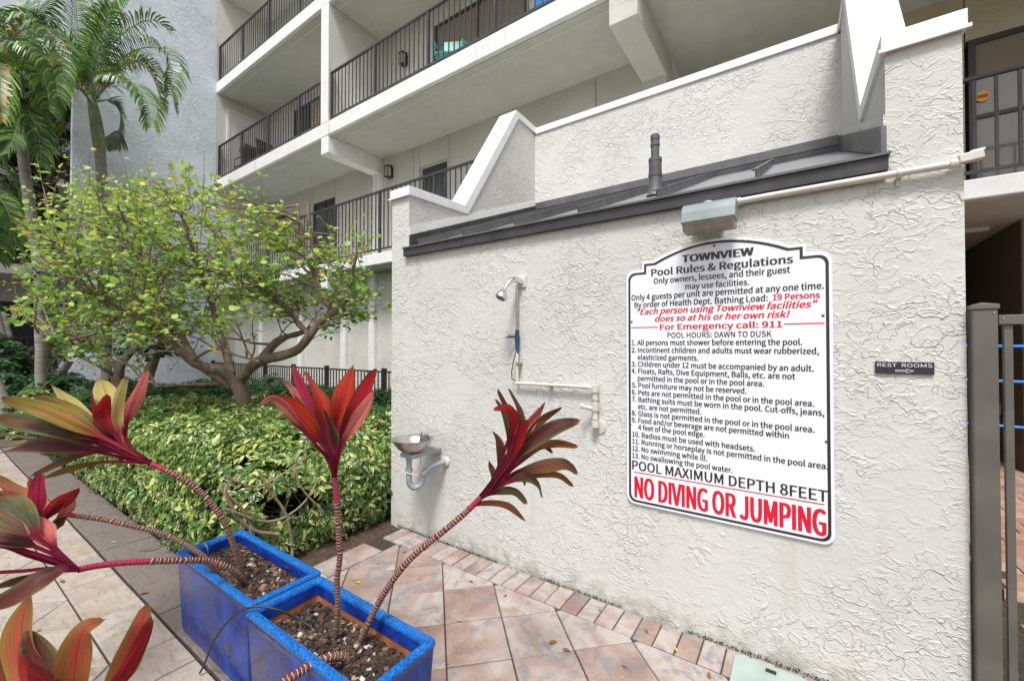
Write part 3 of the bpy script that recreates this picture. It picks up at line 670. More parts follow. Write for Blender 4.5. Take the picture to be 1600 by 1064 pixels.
# ---- hanging blue ropes behind the gate
for zz, lab in ((1.458, 'topmost blue rope stretched across the passage behind the gate'), (1.216, 'middle blue rope stretched across the passage behind the gate'), (.906, 'lowest blue rope stretched across the passage behind the gate')):
    c = MB(); x0 = .50 if zz < 1.4 else 1.10
    c.tube([(.50+.01+(2.05)*i/8, 4.3, zz-.012*math.sin(math.pi*i/8)) for i in range(9)], .010, 8)
    c.tube([(.44, 4.3, zz), (.53, 4.3, zz)], .013, 8)
    tag(c.build('blue_rope', M['rope'], smooth=50), lab, 'rope', 'blue ropes behind the gate')
c = MB(); c.box(2.56, 2.62, 4.27, 4.33, -.03, 1.7); c.box(2.55, 2.63, 4.26, 4.34, 1.7, 1.715); tag(c.build('rope_post', M['gate'], bev=.002), 'bronze square post holding the blue ropes in the passage', 'post')

# ================================================================== APARTMENT BUILDING BEHIND
bl = thing('apartment_building', 'cream apartment block with white balcony slabs, beams and grey soffits', 'building', (-8, 6, 0))
YF, YW = 4.8, 6.15; XE = -13.18; XPL, XPR = -8.06, -7.80
LV = [(2.92, 3.12), (5.72, 6.0), (8.43, 8.72), (11.2, 11.5)]
def bx(nm, m, x0, x1, y0, y1, z0, z1, parent=bl, bev=.0, label=None):
    c = MB(); c.box(x0, x1, y0, y1, z0, z1); o = c.build(nm, m, parent, bev=bev)
    if label: o['label'] = label
    return o
bx('floor_slab', M['slab'], XE-.03, .52, YF, YW+.25, *LV[0], bev=.012)
bx('floor_slab', M['slab'], .60, 6, 6.03, 9.0, *LV[0], bev=.012)
bx('floor_slab', M['slab'], XE-.03, 6, YF, YW+.25, *LV[1], bev=.012)
bx('floor_slab', M['slab'], -1.9, 6, YW+.25, 9.0, *LV[1])
bx('floor_slab', M['slab'], XE-.03, 6, YF, YW+.25, *LV[2], bev=.012)
bx('floor_slab', M['slab'], XE-.03, 6, YF, YW+.25, *LV[3], bev=.012)
for (z0, z1), x1_ in ((LV[0], .52), (LV[1], XPL-.02), (LV[2], XPL-.02), (LV[3], XPL-.02)):
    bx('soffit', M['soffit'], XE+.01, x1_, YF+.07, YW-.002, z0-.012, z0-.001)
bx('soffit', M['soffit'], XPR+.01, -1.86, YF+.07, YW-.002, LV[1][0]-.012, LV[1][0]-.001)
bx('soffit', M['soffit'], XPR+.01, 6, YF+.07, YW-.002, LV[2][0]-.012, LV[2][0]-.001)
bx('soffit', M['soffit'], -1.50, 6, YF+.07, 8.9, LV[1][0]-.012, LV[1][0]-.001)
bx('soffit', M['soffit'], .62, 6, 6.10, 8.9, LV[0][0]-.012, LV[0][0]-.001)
for z0, xa, xb in ((2.92, XE+.02, .5), (5.72, XE+.02, -8.1), (5.72, -7.78, -1.88), (5.72, -1.49, 5.9), (8.43, XE+.02, -8.1), (8.43, -7.78, 5.9)):
    bx('drip_groove', M['slab'], xa, xb, YF+.20, YF+.215, z0-.018, z0-.0125)
# partitions, columns, beams
bx('partition_wall', M['stucco_far'], XPL, XPR, YF+.012, YW, 6.0, 8.43)
bx('partition_wall', M['stucco_far'], XPL, XPR, YF+.012, YW, 8.72, 11.2)
for z0, z1 in ((6.0, 8.43), (8.72, 11.2)): bx('column_face', M['slab'], XPL-.004, XPR+.004, YF-.002, YF+.0115, z0, z1)
bx('beam', M['slab'], XPL, XPR, YF+.004, YW, 5.37, 5.719, bev=.01)
bx('column', M['slab'], XPL+.02, XPR+.02, YW-.10, YW-.001, 3.12, 5.369)
bx('beam', M['slab'], XPL, XPR, YF+.004, YW, 2.60, 2.919)
bx('beam', M['stucco_far'], -1.86, -1.51, YF+.004, YW+.3, 5.33, 5.719, bev=.01)
bx('partition_wall', M['stucco_far'], -1.86, -1.51, YW-.03, 8.9, 3.12, 5.33)
bx('partition_wall', M['stucco_far'], -1.86, -1.51, YF+.012, YW, 6.0, 8.43)
# upper storeys out of frame, kept plain
bx('upper_wall', M['stucco_far'], XE, 6, YW, YW+.25, 8.72, 11.2)
# back walls in panels with recessed joints and openings
def panel_wall(y, z0, z1, breaks, openings, m, th=.22):
    """breaks: x joints; openings: {(xa,xb): (za,zb)}"""
    for a, b in zip(breaks[:-1], breaks[1:]):
        op = openings.get((a, b)); e = .006
        if op is None: bx('wall_panel', m, a+e, b-e, y, y+th, z0, z1)
        else:
            if op[0] > z0+.01: bx('wall_panel', m, a+e, b-e, y, y+th, z0, op[0])
            if op[1] < z1-.01: bx('wall_panel', m, a+e, b-e, y, y+th, op[1], z1)
    bx('wall_backing', M['stucco_dark'], breaks[0], breaks[-1], y+th-.03, y+th+.02, z0+.001, z1-.001)
def window(x0, x1, z0, z1, y, frame=M['winframe'], mull=(), fill=M['glass'], bars=(), fw=.05, blind=None):
    c = MB(); yy0, yy1 = y+.02, y+.085
    c.box(x0, x0+fw, yy0, yy1, z0, z1); c.box(x1-fw, x1, yy0, yy1, z0, z1); c.box(x0+fw, x1-fw, yy0, yy1, z1-fw, z1); c.box(x0+fw, x1-fw, yy0, yy1, z0, z0+fw)
    for mx in mull: c.box(mx-.022, mx+.022, yy0+.004, yy1-.004, z0+fw, z1-fw)
    for mz in bars: c.box(x0+fw, x1-fw, yy0+.006, yy1-.006, mz-.022, mz+.022)
    w_ = c.build('window', frame, bl)
    c = MB(); c.box(x0+fw-.002, x1-fw+.002, y+.05, y+.056, z0+fw-.002, z1-fw+.002); c.build('glass', fill, w_)
    if blind:
        c = MB()
        for k, (a, b) in enumerate(blind):
            nf = max(2, int((b-a)/.05)); 
            for i in range(nf): c.box(a+(b-a)*i/nf, a+(b-a)*(i+.85)/nf, y+.036-(i % 2)*.006, y+.044, z0+fw+.01, z1-fw-.01)
        c.build('blind', M['curtain'], w_)
    return w_
L2 = [XE, -12.72, -12.05, -10.68, -9.66, -8.20, -7.62, -6.78, -6.60, -5.76, -5.70, -4.2, -2.6, -1.6]
panel_wall(YW, 3.12, 5.72, L2, {(-12.72, -12.05): (4.15, 5.24), (-10.68, -9.66): (3.13, 5.25), (-6.60, -5.76): (3.13, 5.25)}, M['stucco_far'])
window(-12.71, -12.06, 4.15, 5.24, YW, mull=(-12.4,)); window(-10.67, -9.67, 3.13, 5.25, YW, mull=(-10.17,)); window(-6.59, -5.77, 3.13, 5.25, YW, M['alframe'], bars=(4.35,))
L3 = [XE, -11.72, -10.2, -9.0, -7.9, -6.18, -3.9, -2.2, -.4]
panel_wall(YW, 6.0, 8.43, L3, {(-11.72, -10.2): (6.01, 8.10), (-6.18, -3.9): (6.01, 8.10)}, M['stucco_far'])
window(-11.71, -10.21, 6.01, 8.10, YW, mull=(-10.96,), blind=[(-10.9, -10.3)]); window(-6.17, -3.91, 6.01, 8.10, YW, mull=(-5.05,), fill=M['beigeglass'])
bx('wall_panel', M['stucco_far'], -.4, 6, YW, YW+.22, 6.0, 8.43)
bx('ground_floor_wall', M['stucco_far'], XE, -2.77, 5.30, 5.45, 0, 2.90)
for x in (-11.5, -9.6, -7.9, -6.95, -5.6, -4.4): bx('pilaster', M['slab'], x-.09, x+.09, 5.22, 5.298, 0, 2.90)
# inner left side walls with the pale door
for (z0, z1) in ((0, 2.92), (3.12, 5.72), (6.0, 8.43), (8.72, 11.2)):
    bx('side_wall', M['stucco_far'], XE-.2, XE, YF+.005, YW+.22, z0, z1)
dd = bx('door', M['doorpaint'], XE+.002, XE+.03, 5.12, 5.95, 6.01, 8.05, label='pale door in the end wall of the left balcony')
bx('door_frame', M['doorpaint'], XE+.001, XE+.045, 5.05, 5.118, 6.01, 8.12); bx('door_frame', M['doorpaint'], XE+.001, XE+.045, 5.952, 6.02, 6.01, 8.12); bx('door_frame', M['doorpaint'], XE+.001, XE+.045, 5.118, 5.952, 8.052, 8.12)
# blue grey stair tower wall
tw = thing('stair_tower', 'tall blank blue grey stucco tower wall behind the palm', 'tower', (XE-.1, 3.4, 0))
bx('tower_wall', M['stucco_blue'], XE-.18, XE, 2.05, YF+.002, 0, 12.6, parent=tw)
# right hand recess with tan wall and big window
PX = 1.70
bx('wall_panel', M['stucco_tan'], .58, PX-.006, 7.2, 7.4, 3.12, 5.72); bx('wall_panel', M['stucco_tan'], PX+.006, 4.2, 7.2, 7.4, 5.12, 5.72); bx('wall_panel', M['stucco_tan'], PX+.006, 4.2, 7.2, 7.4, 3.12, 3.22)
bx('wall_backing', M['stucco_dark'], .58, 4.2, 7.39, 7.45, 3.12, 5.72)
bw = window(PX+.03, 3.9, 3.22, 5.12, 7.18, M['winframe'], mull=(2.75,), bars=(4.18,), fill=M['beigeglass'], fw=.06)
c = MB(); c.lathe((1.845, 7.212, 4.416), [(.062, 0), (.062, .002)], 20, (0, -1, 0)); st_ = c.build('sticker', M['stickeryel'], bw)
c = MB(); c.box(1.80, 1.89, 7.2075, 7.2095, 4.395, 4.437); c.build('sticker_band', M['stickerred'], st_)
bx('wall_panel', M['stucco_tan'], -1.50, .57, 8.7, 8.95, 3.12, 5.705); bx('side_wall', M['stucco_tan'], .35, .575, 7.2, 8.69, 3.12, 5.705)
# passage under it
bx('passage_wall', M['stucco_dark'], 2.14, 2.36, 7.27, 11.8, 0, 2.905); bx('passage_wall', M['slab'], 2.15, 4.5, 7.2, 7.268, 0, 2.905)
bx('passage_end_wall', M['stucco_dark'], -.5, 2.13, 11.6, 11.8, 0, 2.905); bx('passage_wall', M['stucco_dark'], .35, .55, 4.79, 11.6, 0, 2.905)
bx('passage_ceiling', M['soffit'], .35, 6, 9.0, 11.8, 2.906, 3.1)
fl = thing('ceiling_light', 'slim pale strip light on the dark passage ceiling', 'light', (1.5, 7.6, 2.9))
c = MB(); c.box(1.2, 1.95, 7.45, 7.53, 2.862, 2.907); c.build('housing', M['trim'], fl, bev=.006)

# ---- railings, each its own thing
def railing(label, x0, x1, y, zb, zt, pitch=.115, m=M['rail'], post_every=12, depth=.03, post_from=None, name='balcony_railing', cat='railing', group='balcony railings of the apartment block', bar=.016, phase=0):
    t = thing(name, label, cat, ((x0+x1)/2, y, zb), group)
    c = MB(); c.box(x0, x1, y-.024, y+.024, zt-.032, zt); c.build('top_rail', m, t, bev=.003)
    c = MB(); c.box(x0, x1, y-.016, y+.016, zb+.07, zb+.10); c.build('bottom_rail', m, t)
    n = int((x1-x0)/pitch); first = None; fp = None
    for i in range(n+1):
        x = x0+.02+i*pitch
        if x > x1-.01: break
        if i % post_every == phase:
            if fp is None:
                c = MB(); c.box(x-.021, x+.021, y-.0215, y+.0215, zb+.002, zt-.033); fp = c.build('post', m, t); fx = x
            else: q = copy_of(fp, t); q.location = (x-fx, 0, 0)
        else:
            if first is None:
                c = MB(); c.box(x-bar/2, x+bar/2, y-bar/2, y+bar/2, zb+.101, zt-.033); first = c.build('baluster', m, t); bx0 = x
            else: q = copy_of(first, t); q.location = (x-bx0, 0, 0)
    return t
railing('long dark railing of the walkway half hidden behind the tree', -13.16, -2.80, YF+.06, 3.12, 4.27)
railing('dark balcony railing left of the white column, second slab up', -13.16, XPL-.01, YF+.06, 6.0, 6.97)
railing('dark balcony railing right of the white column', XPR+.01, -2.2, YF+.06, 6.0, 7.02)
railing('uppermost dark balcony railing at the top edge of the photo', -13.16, XPL-.01, YF+.06, 8.72, 9.74)
railing('dark railing with widely spaced bars beside the window at the right edge', .70, 4.0, 6.09, 3.12, 4.17, pitch=.155, post_every=5, phase=3, bar=.024)
# black picket fence round the bed
fz = thing('picket_fence', 'low black metal picket fence behind the hedge', 'fence', (-8, YF-.05, 0))
yf = YF-.06
for z0, z1 in ((.985, 1.012), (.10, .13)):
    c = MB(); c.box(-13.1, -2.78, yf-.015, yf+.015, z0, z1); c.build('rail', M['fence'], fz)
pf = None; i = 0; x = -13.05; posts = [-13.08, -11.9, -10.2, -8.95, -7.7, -5.95, -4.2, -2.82]
for xp in posts:
    c = MB(); c.box(xp-.032, xp+.032, yf-.032, yf+.032, 0, 1.045); c.box(xp-.038, xp+.038, yf-.038, yf+.038, 1.045, 1.06); c.build('fence_post', M['fence'], fz)
x = -13.0
while x < -2.85:
    if min(abs(x-p) for p in posts) > .05:
        if pf is None: c = MB(); c.box(x-.008, x+.008, yf-.008, yf+.008, .131, .984); pf = c.build('picket', M['fence'], fz); px0 = x
        else: q = copy_of(pf, fz); q.location = (x-px0, 0, 0)
    x += .097

# ---- wall lanterns
def lantern(x, z, y, label):
    t = thing('wall_lantern', label, 'lantern', (x, y, z), 'box lanterns on the balcony walls')
    c = MB(); c.box(x-.05, x+.05, y-.02, y-.001, z-.10, z+.10); c.build('back_plate', M['black'], t)
    c = MB(); c.extrude([(x-.07, y-.17, z+.10), (x-.07, y-.02, z+.13), (x-.07, y-.02, z+.15), (x-.07, y-.17, z+.12)], (.14, 0, 0)); c.box(x-.065, x+.065, y-.16, y-.02, z-.13, z-.12)
    for dx in (-.06, .06):
        c.box(x+dx-.005, x+dx+.005, y-.16, y-.15, z-.12, z+.105)
    c.box(x-.05, x+.05, y-.06, y-.02, z-.12, z+.11); c.build('lantern_cage', M['black'], t)
    c = MB(); c.box(x-.052, x+.052, y-.145, y-.065, z-.118, z+.10); c.build('lantern_glass', M['alframe'], t)
lantern(-7.49, 5.33, YW, 'black box lantern on the walkway wall right of the beam'); lantern(-7.02, 8.08-.4, YW, 'black box lantern beside the upper sliding door')
# ---- balcony furniture
def patio_chair(x, y, z, rot, label, m, group='chairs on the balconies'):
    t = thing('patio_chair', label, 'chair', (x, y, z), group); ca, sa = math.cos(rot), math.sin(rot)
    def w_(u, v, h): return (x+u*ca-v*sa, y+u*sa+v*ca, z+h)
    ux, uy = (ca, sa, 0), (-sa, ca, 0)
    c = MB(); c.obox(w_(0, 0, .43), Vector(ux)*.24, Vector(uy)*.23, (0, 0, .018)); c.build('seat', m, t, bev=.01)
    c = MB(); c.obox(w_(0, .25, .72), Vector(ux)*.23, Vector((-sa*.03, ca*.03, 0)), Vector((-sa*.06, ca*.06, .27))); c.build('backrest', m, t, bev=.02)
    for u in (-.21, .21):
        for v in (-.2, .2):
            c = MB(); c.tube([w_(u, v, 0), w_(u*.95, v*.95, .42)], .015, 6); c.build('leg', m, t)
        c = MB(); c.tube([w_(u*1.1, -.2, .43), w_(u*1.15, -.2, .64), w_(u*1.1, .22, .66)], .014, 6); c.build('armrest', m, t)
patio_chair(-4.95, 5.35, 6.0, .5, 'teal plastic patio chair behind the upper balcony railing', M['teal'])
patio_chair(-11.6, 5.5, 6.0, 1.7, 'dark patio chair right of the dark table on the left balcony', M['black'])
patio_chair(-12.75, 5.4, 6.0, -1.5, 'dark patio chair between the dark table and the pale door', M['black'])
pt = thing('patio_table', 'dark patio table on the left balcony', 'table', (-12.2, 5.45, 6.0))
c = MB(); c.lathe((-12.2, 5.45, 6.70), [(.44, 0), (.45, .015), (.44, .03)], 24); c.build('table_top', M['black'], pt)
for a in range(4):
    c = MB(); c.tube([(-12.2+.34*math.cos(a*1.57+.4), 5.45+.34*math.sin(a*1.57+.4), 6.0), (-12.2+.26*math.cos(a*1.57+.4), 5.45+.26*math.sin(a*1.57+.4), 6.70)], .016, 6); c.build('leg', M['black'], pt)
# blue cooler and small table at the top of the photo
ck = thing('cooler_box', 'blue cooler box behind the upper railing at the top edge', 'cooler', (-3.5, 5.5, 6.0))
c = MB(); c.box(-3.22, -2.75, 5.3, 5.6, 6.42, 6.74); c.build('cooler_body', M['rope'], ck, bev=.02)
c = MB(); c.box(-3.23, -2.74, 5.29, 5.61, 6.745, 6.81); c.build('lid', M['white'], ck, bev=.015)
tb = thing('side_table', 'pale side table under the blue cooler box', 'table', (-3.4, 5.5, 6.0))
c = MB(); c.box(-3.95, -3.0, 5.25, 5.7, 6.385, 6.418); c.build('table_top', M['curtain'], tb)
for dx in (-3.9, -3.05):
    for dy in (5.3, 5.65): c = MB(); c.box(dx-.02, dx+.02, dy-.02, dy+.02, 6.0, 6.384); c.build('leg', M['alframe'], tb)

# ================================================================== FAR BUILDING AT THE LEFT
fb = thing('far_apartment_building', 'pale neighbouring apartment wing with stacked balconies seen past the palms', 'building', (-20, 2, 0))
FX = -17.6
bx('wall', M['stucco_far'], FX-3, FX-1.5, -9, 14, 0, 9.4, parent=fb)
for z in (.45, 3.42, 6.08, 9.0): bx('balcony_slab', M['slab'], FX-1.5, FX, -9, 12.5, z, z+.27, parent=fb)
for y in (-6.5, -3.2, .1, 3.4, 6.7, 10): bx('partition', M['stucco_far'], FX-1.5, FX-.05, y, y+.2, .0, 8.99, parent=fb)
for z in (.75, 3.72, 6.38):
    for y in (-5.6, -2.2, 1.1, 4.4, 7.7):
        c = MB(); c.box(FX-1.5, FX-1.46, y, y+1.6, z, z+2.0); wi = c.build('window', M['winframe'], fb)
        for k in (0, .82): c = MB(); c.box(FX-1.46, FX-1.45, y+.06+k*.9, y+.78+k*.9, z+.06, z+1.94); c.build('pane', M['glass'], wi)
    c = MB(); c.box(FX-.08, FX-.04, -9, 12.5, z+.92, z+.96); c.build('balcony_rail', M['rail'], fb)
    c = MB()
    y = -9
    while y < 12.5: c.box(FX-.07, FX-.05, y, y+.02, z-.02, z+.92); y += .13
    o = c.build('balusters', M['rail'], fb); o['kind'] = 'stuff'

# ================================================================== BLUE PLANTERS
def glaze(name, rim_z):
    m = mat(name, (.01,.06,.35), .24, spec=.28); t = NT(m); p = t.pos()
    z = t.node('ShaderNodeSeparateXYZ'); t.put(z.inputs[0], p)
    n = t.noise(p, 6, 5, .6, .8); n2 = t.noise(t.scale(p, (5, 5, 1.2)), 4, 5, .65, .6)
    body = t.ramp(n, [(.30, (.006,.012,.075)), (.50, (.005,.030,.22)), (.68, (.008,.065,.38))])
    body = t.mix(t.step(n2, .55, .68, 0, .5), body, (.014,.022,.12))
    body = t.mix(t.step(t.noise(p, 9, 5, .7), .60, .72, 0, .22), body, (.02,.12,.45))
    rim = t.ramp(t.noise(p, 110, 5, .75), [(.35, (.005,.035,.19)), (.50, (.008,.105,.38)), (.68, (.025,.21,.54))])
    top = t.step(t.math('ADD', z.outputs[2], t.math('MULTIPLY', n2, .012)), rim_z-.024, rim_z-.008)
    c = t.mix(top, body, rim); t.put(t.b.inputs['Base Color'], c)
    t.put(t.b.inputs['Roughness'], t.step(n, .3, .7, .12, .28)); t.b.inputs['Coat Weight'].default_value = .0; t.b.inputs['Coat Roughness'].default_value = .1
    t.bump(t.math('ADD', t.noise(p, 26, 3), t.math('MULTIPLY', t.noise(p, 150, 2), .15)), .0016); return m
M['glaze'] = glaze('blue_glaze', .405); M['glaze_in'] = glaze('blue_inner_glaze', .9)
mt_ = mat('terracotta', (.32,.10,.03), .8); t_ = NT(mt_); p_ = t_.pos(); t_.put(t_.b.inputs['Base Color'], t_.ramp(t_.noise(p_, 22, 4), [(.3, (.16,.055,.02)), (.6, (.36,.125,.04)), (.8, (.45,.20,.08))])); M['terracotta'] = mt_
def bark_mat():
    m = mat('bark_chip', (.08,.04,.02), .75); t = NT(m); a = t.attr()
    c = t.ramp(a[1], [(0, (.012,.008,.007)), (.45, (.035,.020,.014)), (.75, (.085,.042,.026)), (.92, (.16,.085,.05)), (.965, (.30,.20,.12)), (.992, (.5,.48,.42))]); t.put(t.b.inputs['Base Color'], c); return m
M['chip'] = bark_mat()
def rrect(hx, hy, r, n=5):
    P_ = []
    for sx, sy, a0 in ((1, 1, 0), (-1, 1, 90), (-1, -1, 180), (1, -1, 270)):
        P_ += [(sx*(hx-r)+r*math.cos(R(a0+90*i/n)), sy*(hy-r)+r*math.sin(R(a0+90*i/n))) for i in range(n+1)]
    return P_
def loft(c, rings, m=None):
    n = len(rrect(1, 1, .1)); V = []
    for hx, hy, z, r, cx, cyy in rings: V += [(cx+x, cyy+y, z) for x, y in rrect(hx, hy, r)]
    F_ = [(i*n+k, i*n+(k+1) % n, (i+1)*n+(k+1) % n, (i+1)*n+k) for i in range(len(rings)-1) for k in range(n)]
    c.add(V, F_); return n
def planter(x0, x1, y0, y1, zt, zsoil, label, rot=0):
    cx, cyy, hx, hy = (x0+x1)/2, (y0+y1)/2, (x1-x0)/2, (y1-y0)/2
    t = thing('planter', label, 'planter', (cx, cyy, 0), 'blue glazed trough planters')
    tk = .034
    c = MB(); n = loft(c, [(hx-.03, hy-.022, .0, .03, cx, cyy), (hx-.024, hy-.018, .02, .025, cx, cyy), (hx-.006, hy-.005, zt-.05, .02, cx, cyy), (hx-.003, hy-.003, zt-.022, .02, cx, cyy), (hx, hy, zt-.018, .02, cx, cyy), (hx, hy, zt-.006, .02, cx, cyy), (hx-.006, hy-.006, zt, .018, cx, cyy), (hx-tk+.006, hy-tk+.006, zt, .012, cx, cyy), (hx-tk, hy-tk, zt-.006, .010, cx, cyy), (hx-tk-.002, hy-tk-.002, zt-.020, .010, cx, cyy)])
    c.f.append(tuple(range(n))[::-1]); c.mi.append(0)
    c.build('pot_body', M['glaze'], t, smooth=60)
    c = MB(); loft(c, [(hx-tk-.002, hy-tk-.002, zt-.0201, .010, cx, cyy), (hx-tk-.004, hy-tk-.004, zt-.062, .010, cx, cyy)]); c.build('inner_glazed_wall', M['glaze_in'], t, smooth=60)
    c = MB(); loft(c, [(hx-tk-.001, hy-tk-.001, zt-.0622, .010, cx, cyy), (hx-tk-.006, hy-tk-.006, zsoil-.03, .010, cx, cyy)]); c.build('inner_clay_wall', M['terracotta'], t, smooth=60)
    c = MB(); nx_, ny_ = 26, 12; ix, iy = hx-tk-.004, hy-tk-.004
    for i in range(nx_+1):
        for j in range(ny_+1):
            x, y = cx-ix+2*ix*i/nx_, cyy-iy+2*iy*j/ny_
            c.v.append((x, y, zsoil+.012*noise.noise((x*9, y*9, 1))-.004))
    for i in range(nx_):
        for j in range(ny_): a = i*(ny_+1)+j; c.f.append((a, a+ny_+1, a+ny_+2, a+1)); c.mi.append(0)
    c.build('potting_soil', M['soil'], t, smooth=True)
    # loose bark chips: flat little slabs tumbled over the soil
    N = 2600; P0 = np.stack([rng.uniform(cx-ix+.006, cx+ix-.006, N), rng.uniform(cyy-iy+.006, cyy+iy-.006, N), zsoil+rng.uniform(-.004, .014, N)], 1)
    L = rng.uniform(.004, .012, N)*rng.choice([1, 1, 1.7], N); W = L*rng.uniform(.35, .8, N); Hh = rng.uniform(.0012, .0035, N)
    a = rng.uniform(0, 6.28, N); til = rng.normal(0, .35, (N, 2))
    U = norm(np.stack([np.cos(a), np.sin(a), til[:, 0]], 1)); Nn = norm(np.stack([til[:, 0]*-np.cos(a), til[:, 1], np.ones(N)], 1)); V2 = norm(np.cross(Nn, U)); Nn = np.cross(U, V2)
    cs = np.array([(-1,-1,-1),(1,-1,-1),(1,1,-1),(-1,1,-1),(-.8,-.8,1),(.9,-.7,1),(.7,.9,1),(-.9,.8,1)], float)
    VV = P0[:, None]+U[:, None]*cs[None, :, 0:1]*L[:, None, None]+V2[:, None]*cs[None, :, 1:2]*W[:, None, None]+Nn[:, None]*cs[None, :, 2:3]*Hh[:, None, None]
    q = np.array([(0,3,2,1),(4,5,6,7),(0,1,5,4),(1,2,6,5),(2,3,7,6),(3,0,4,7)])
    A = np.ones((N, 8, 4), np.float32); A[:, :, 1] = rng.random(N)[:, None]
    me = fast_mesh('bark_chips', VV.reshape(-1, 3)-np.array(ORG[t.name]), (q[None]+(np.arange(N)*8)[:, None, None]).reshape(-1, 4), M['chip'], A.reshape(-1, 4), smooth=False)
    o = link('bark_chips', me, t); o['kind'] = 'stuff'
    return t
P1 = planter(-2.64, -1.835, .797, 1.115, .40, .328, 'blue glazed trough planter nearer the hedge, with three leaning stems')
P2 = planter(-1.815, -1.07, .772, 1.092, .402, .305, 'blue glazed trough planter nearer the camera, with speckled pale blue rim')
# irrigation tube
c = MB(); T_ = [onY(.76, 319, 1038), onY(.757, 333, 1003), onY(.755, 352, 975), onZ(.412, 378, 953), onZ(.424, 403, 947), onZ(.405, 436, 953), onZ(.36, 463, 965), onZ(.325, 488, 980.5)]
def spl(P_, n=6):
    P_ = [Vector(p) for p in P_]; out = []
    Q = [P_[0]*2-P_[1]]+P_+[P_[-1]*2-P_[-2]]
    for i in range(1, len(Q)-2):
        for k in range(n):
            u = k/n; out.append(.5*((2*Q[i])+(-Q[i-1]+Q[i+1])*u+(2*Q[i-1]-5*Q[i]+4*Q[i+1]-Q[i+2])*u*u+(-Q[i-1]+3*Q[i]-3*Q[i+1]+Q[i+2])*u**3))
    return out+[P_[-1]]
c.tube(spl([Vector((T_[0].x-.02, .75, .01))]+T_), .0042, 8); it = thing('irrigation_tube', 'thin black drip tube looping over the planter rims', 'tube', (-1.85, .76, 0)); c.build('tube', M['rubber'], it, smooth=60)
c = MB(); e_ = T_[-1]; c.tube([e_+Vector((-.008, .0, .006)), e_+Vector((.012, 0, -.012))], .010, 8); c.tube([e_+Vector((.004, 0, .004)), e_+Vector((.004, .0, .022))], .005, 6); c.build('emitter', M['black'], it, smooth=40)
c = MB(); c.tube(spl([onZ(.34, 325, 868), onZ(.39, 324, 856), onZ(.415, 318, 848), onZ(.425, 308, 846), onY(1.13, 299, 850)+Vector((0, 0, -.03))]), .003, 6); tag(c.build('wire_hook', M['pvcgrey'], smooth=60), 'grey wire hook bent over the rim of the planter by the hedge', 'hook')
# white pebble, dead leaf in the near planter
c = MB(); q = onZ(.325, 469, 991); c.lathe(q-Vector((0, 0, .012)), [(.004, 0), (.011, .005), (.012, .012), (.007, .019), (.002, .021)], 12); tag(c.build('snail_shell', M['alframe'], smooth=60), 'small pale snail shell on the bark in the near planter', 'shell')

# ================================================================== CORDYLINE PLANTS
def cord_mat(name, pet, deep, body, edge, stripe, amt=.5, trans=.3):
    m = mat(name, body, .42, spec=.45); t = NT(m); a = t.attr(); u, v, r = a[0], a[1], a[2]
    cv = t.node('ShaderNodeCombineXYZ'); t.put(cv.inputs[0], t.math('MULTIPLY', u, 6.5)); t.put(cv.inputs[1], t.math('MULTIPLY', v, 1.6)); t.put(cv.inputs[2], t.math('MULTIPLY', t.math('ADD', r, t.objrand()), 40))
    n = t.noise(cv.outputs[0], 1.0, 4, .6); cv2 = t.node('ShaderNodeCombineXYZ'); t.put(cv2.inputs[0], t.math('MULTIPLY', u, 26)); t.put(cv2.inputs[1], t.math('MULTIPLY', v, 2)); t.put(cv2.inputs[2], t.math('MULTIPLY', r, 77))
    n2 = t.noise(cv2.outputs[0], 1.0, 3, .6)
    e = t.math('ABSOLUTE', t.math('SUBTRACT', t.math('MULTIPLY', u, 2), 1))
    c = t.mix(t.step(t.math('ADD', v, t.math('MULTIPLY', n, .3)), .35, .85), deep, body)
    c = t.mix(t.math('MULTIPLY', t.step(n, .46, .60), amt), c, stripe)
    c = t.mix(t.math('MULTIPLY', t.step(t.math('ADD', e, t.math('MULTIPLY', t.math('SUBTRACT', n2, .5), .8)), .62, .95), .75), c, edge)
    c = t.mix(t.step(n2, .52, .66, 0, .35), c, deep)
    c = t.mix(t.math('MULTIPLY', t.step(e, .0, .10, 1, 0), .8), c, pet)
    c = t.mix(t.step(v, .30, .46, 1, 0), c, pet)
    sp = t.step(t.noise(t.pos(), 240, 2), .70, .76); c = t.mix(t.math('MULTIPLY', sp, t.step(v, .2, .45, .6, .12)), c, (.75,.55,.5))
    tip = t.math('MULTIPLY', t.step(t.math('ADD', v, t.math('MULTIPLY', n2, .12)), 1.0, 1.04), .8); c = t.mix(tip, c, (.30,.16,.07))
    fl2 = t.step(t.noise(t.pos(), 95, 4, .7), .66, .74); c = t.mix(t.math('MULTIPLY', fl2, .35), c, deep)
    t.put(t.b.inputs['Base Color'], c)
    w = t.node('ShaderNodeTexWave', wave_type='BANDS', bands_direction='X'); t.put(w.inputs['Vector'], cv2.outputs[0]); w.inputs['Scale'].default_value = .35; w.inputs['Distortion'].default_value = 1
    t.bump(t.math('ADD', t.math('MULTIPLY', w.outputs['Fac'], .5), n2), .0022)
    tr = t.node('ShaderNodeBsdfTranslucent'); t.put(tr.inputs[0], c); mx = t.node('ShaderNodeMixShader'); mx.inputs[0].default_value = trans
    t.l.new(t.b.outputs[0], mx.inputs[1]); t.l.new(tr.outputs[0], mx.inputs[2]); t.l.new(mx.outputs[0], t.n['Material Output'].inputs[0]); return m
MAG = (.30, .012, .055)
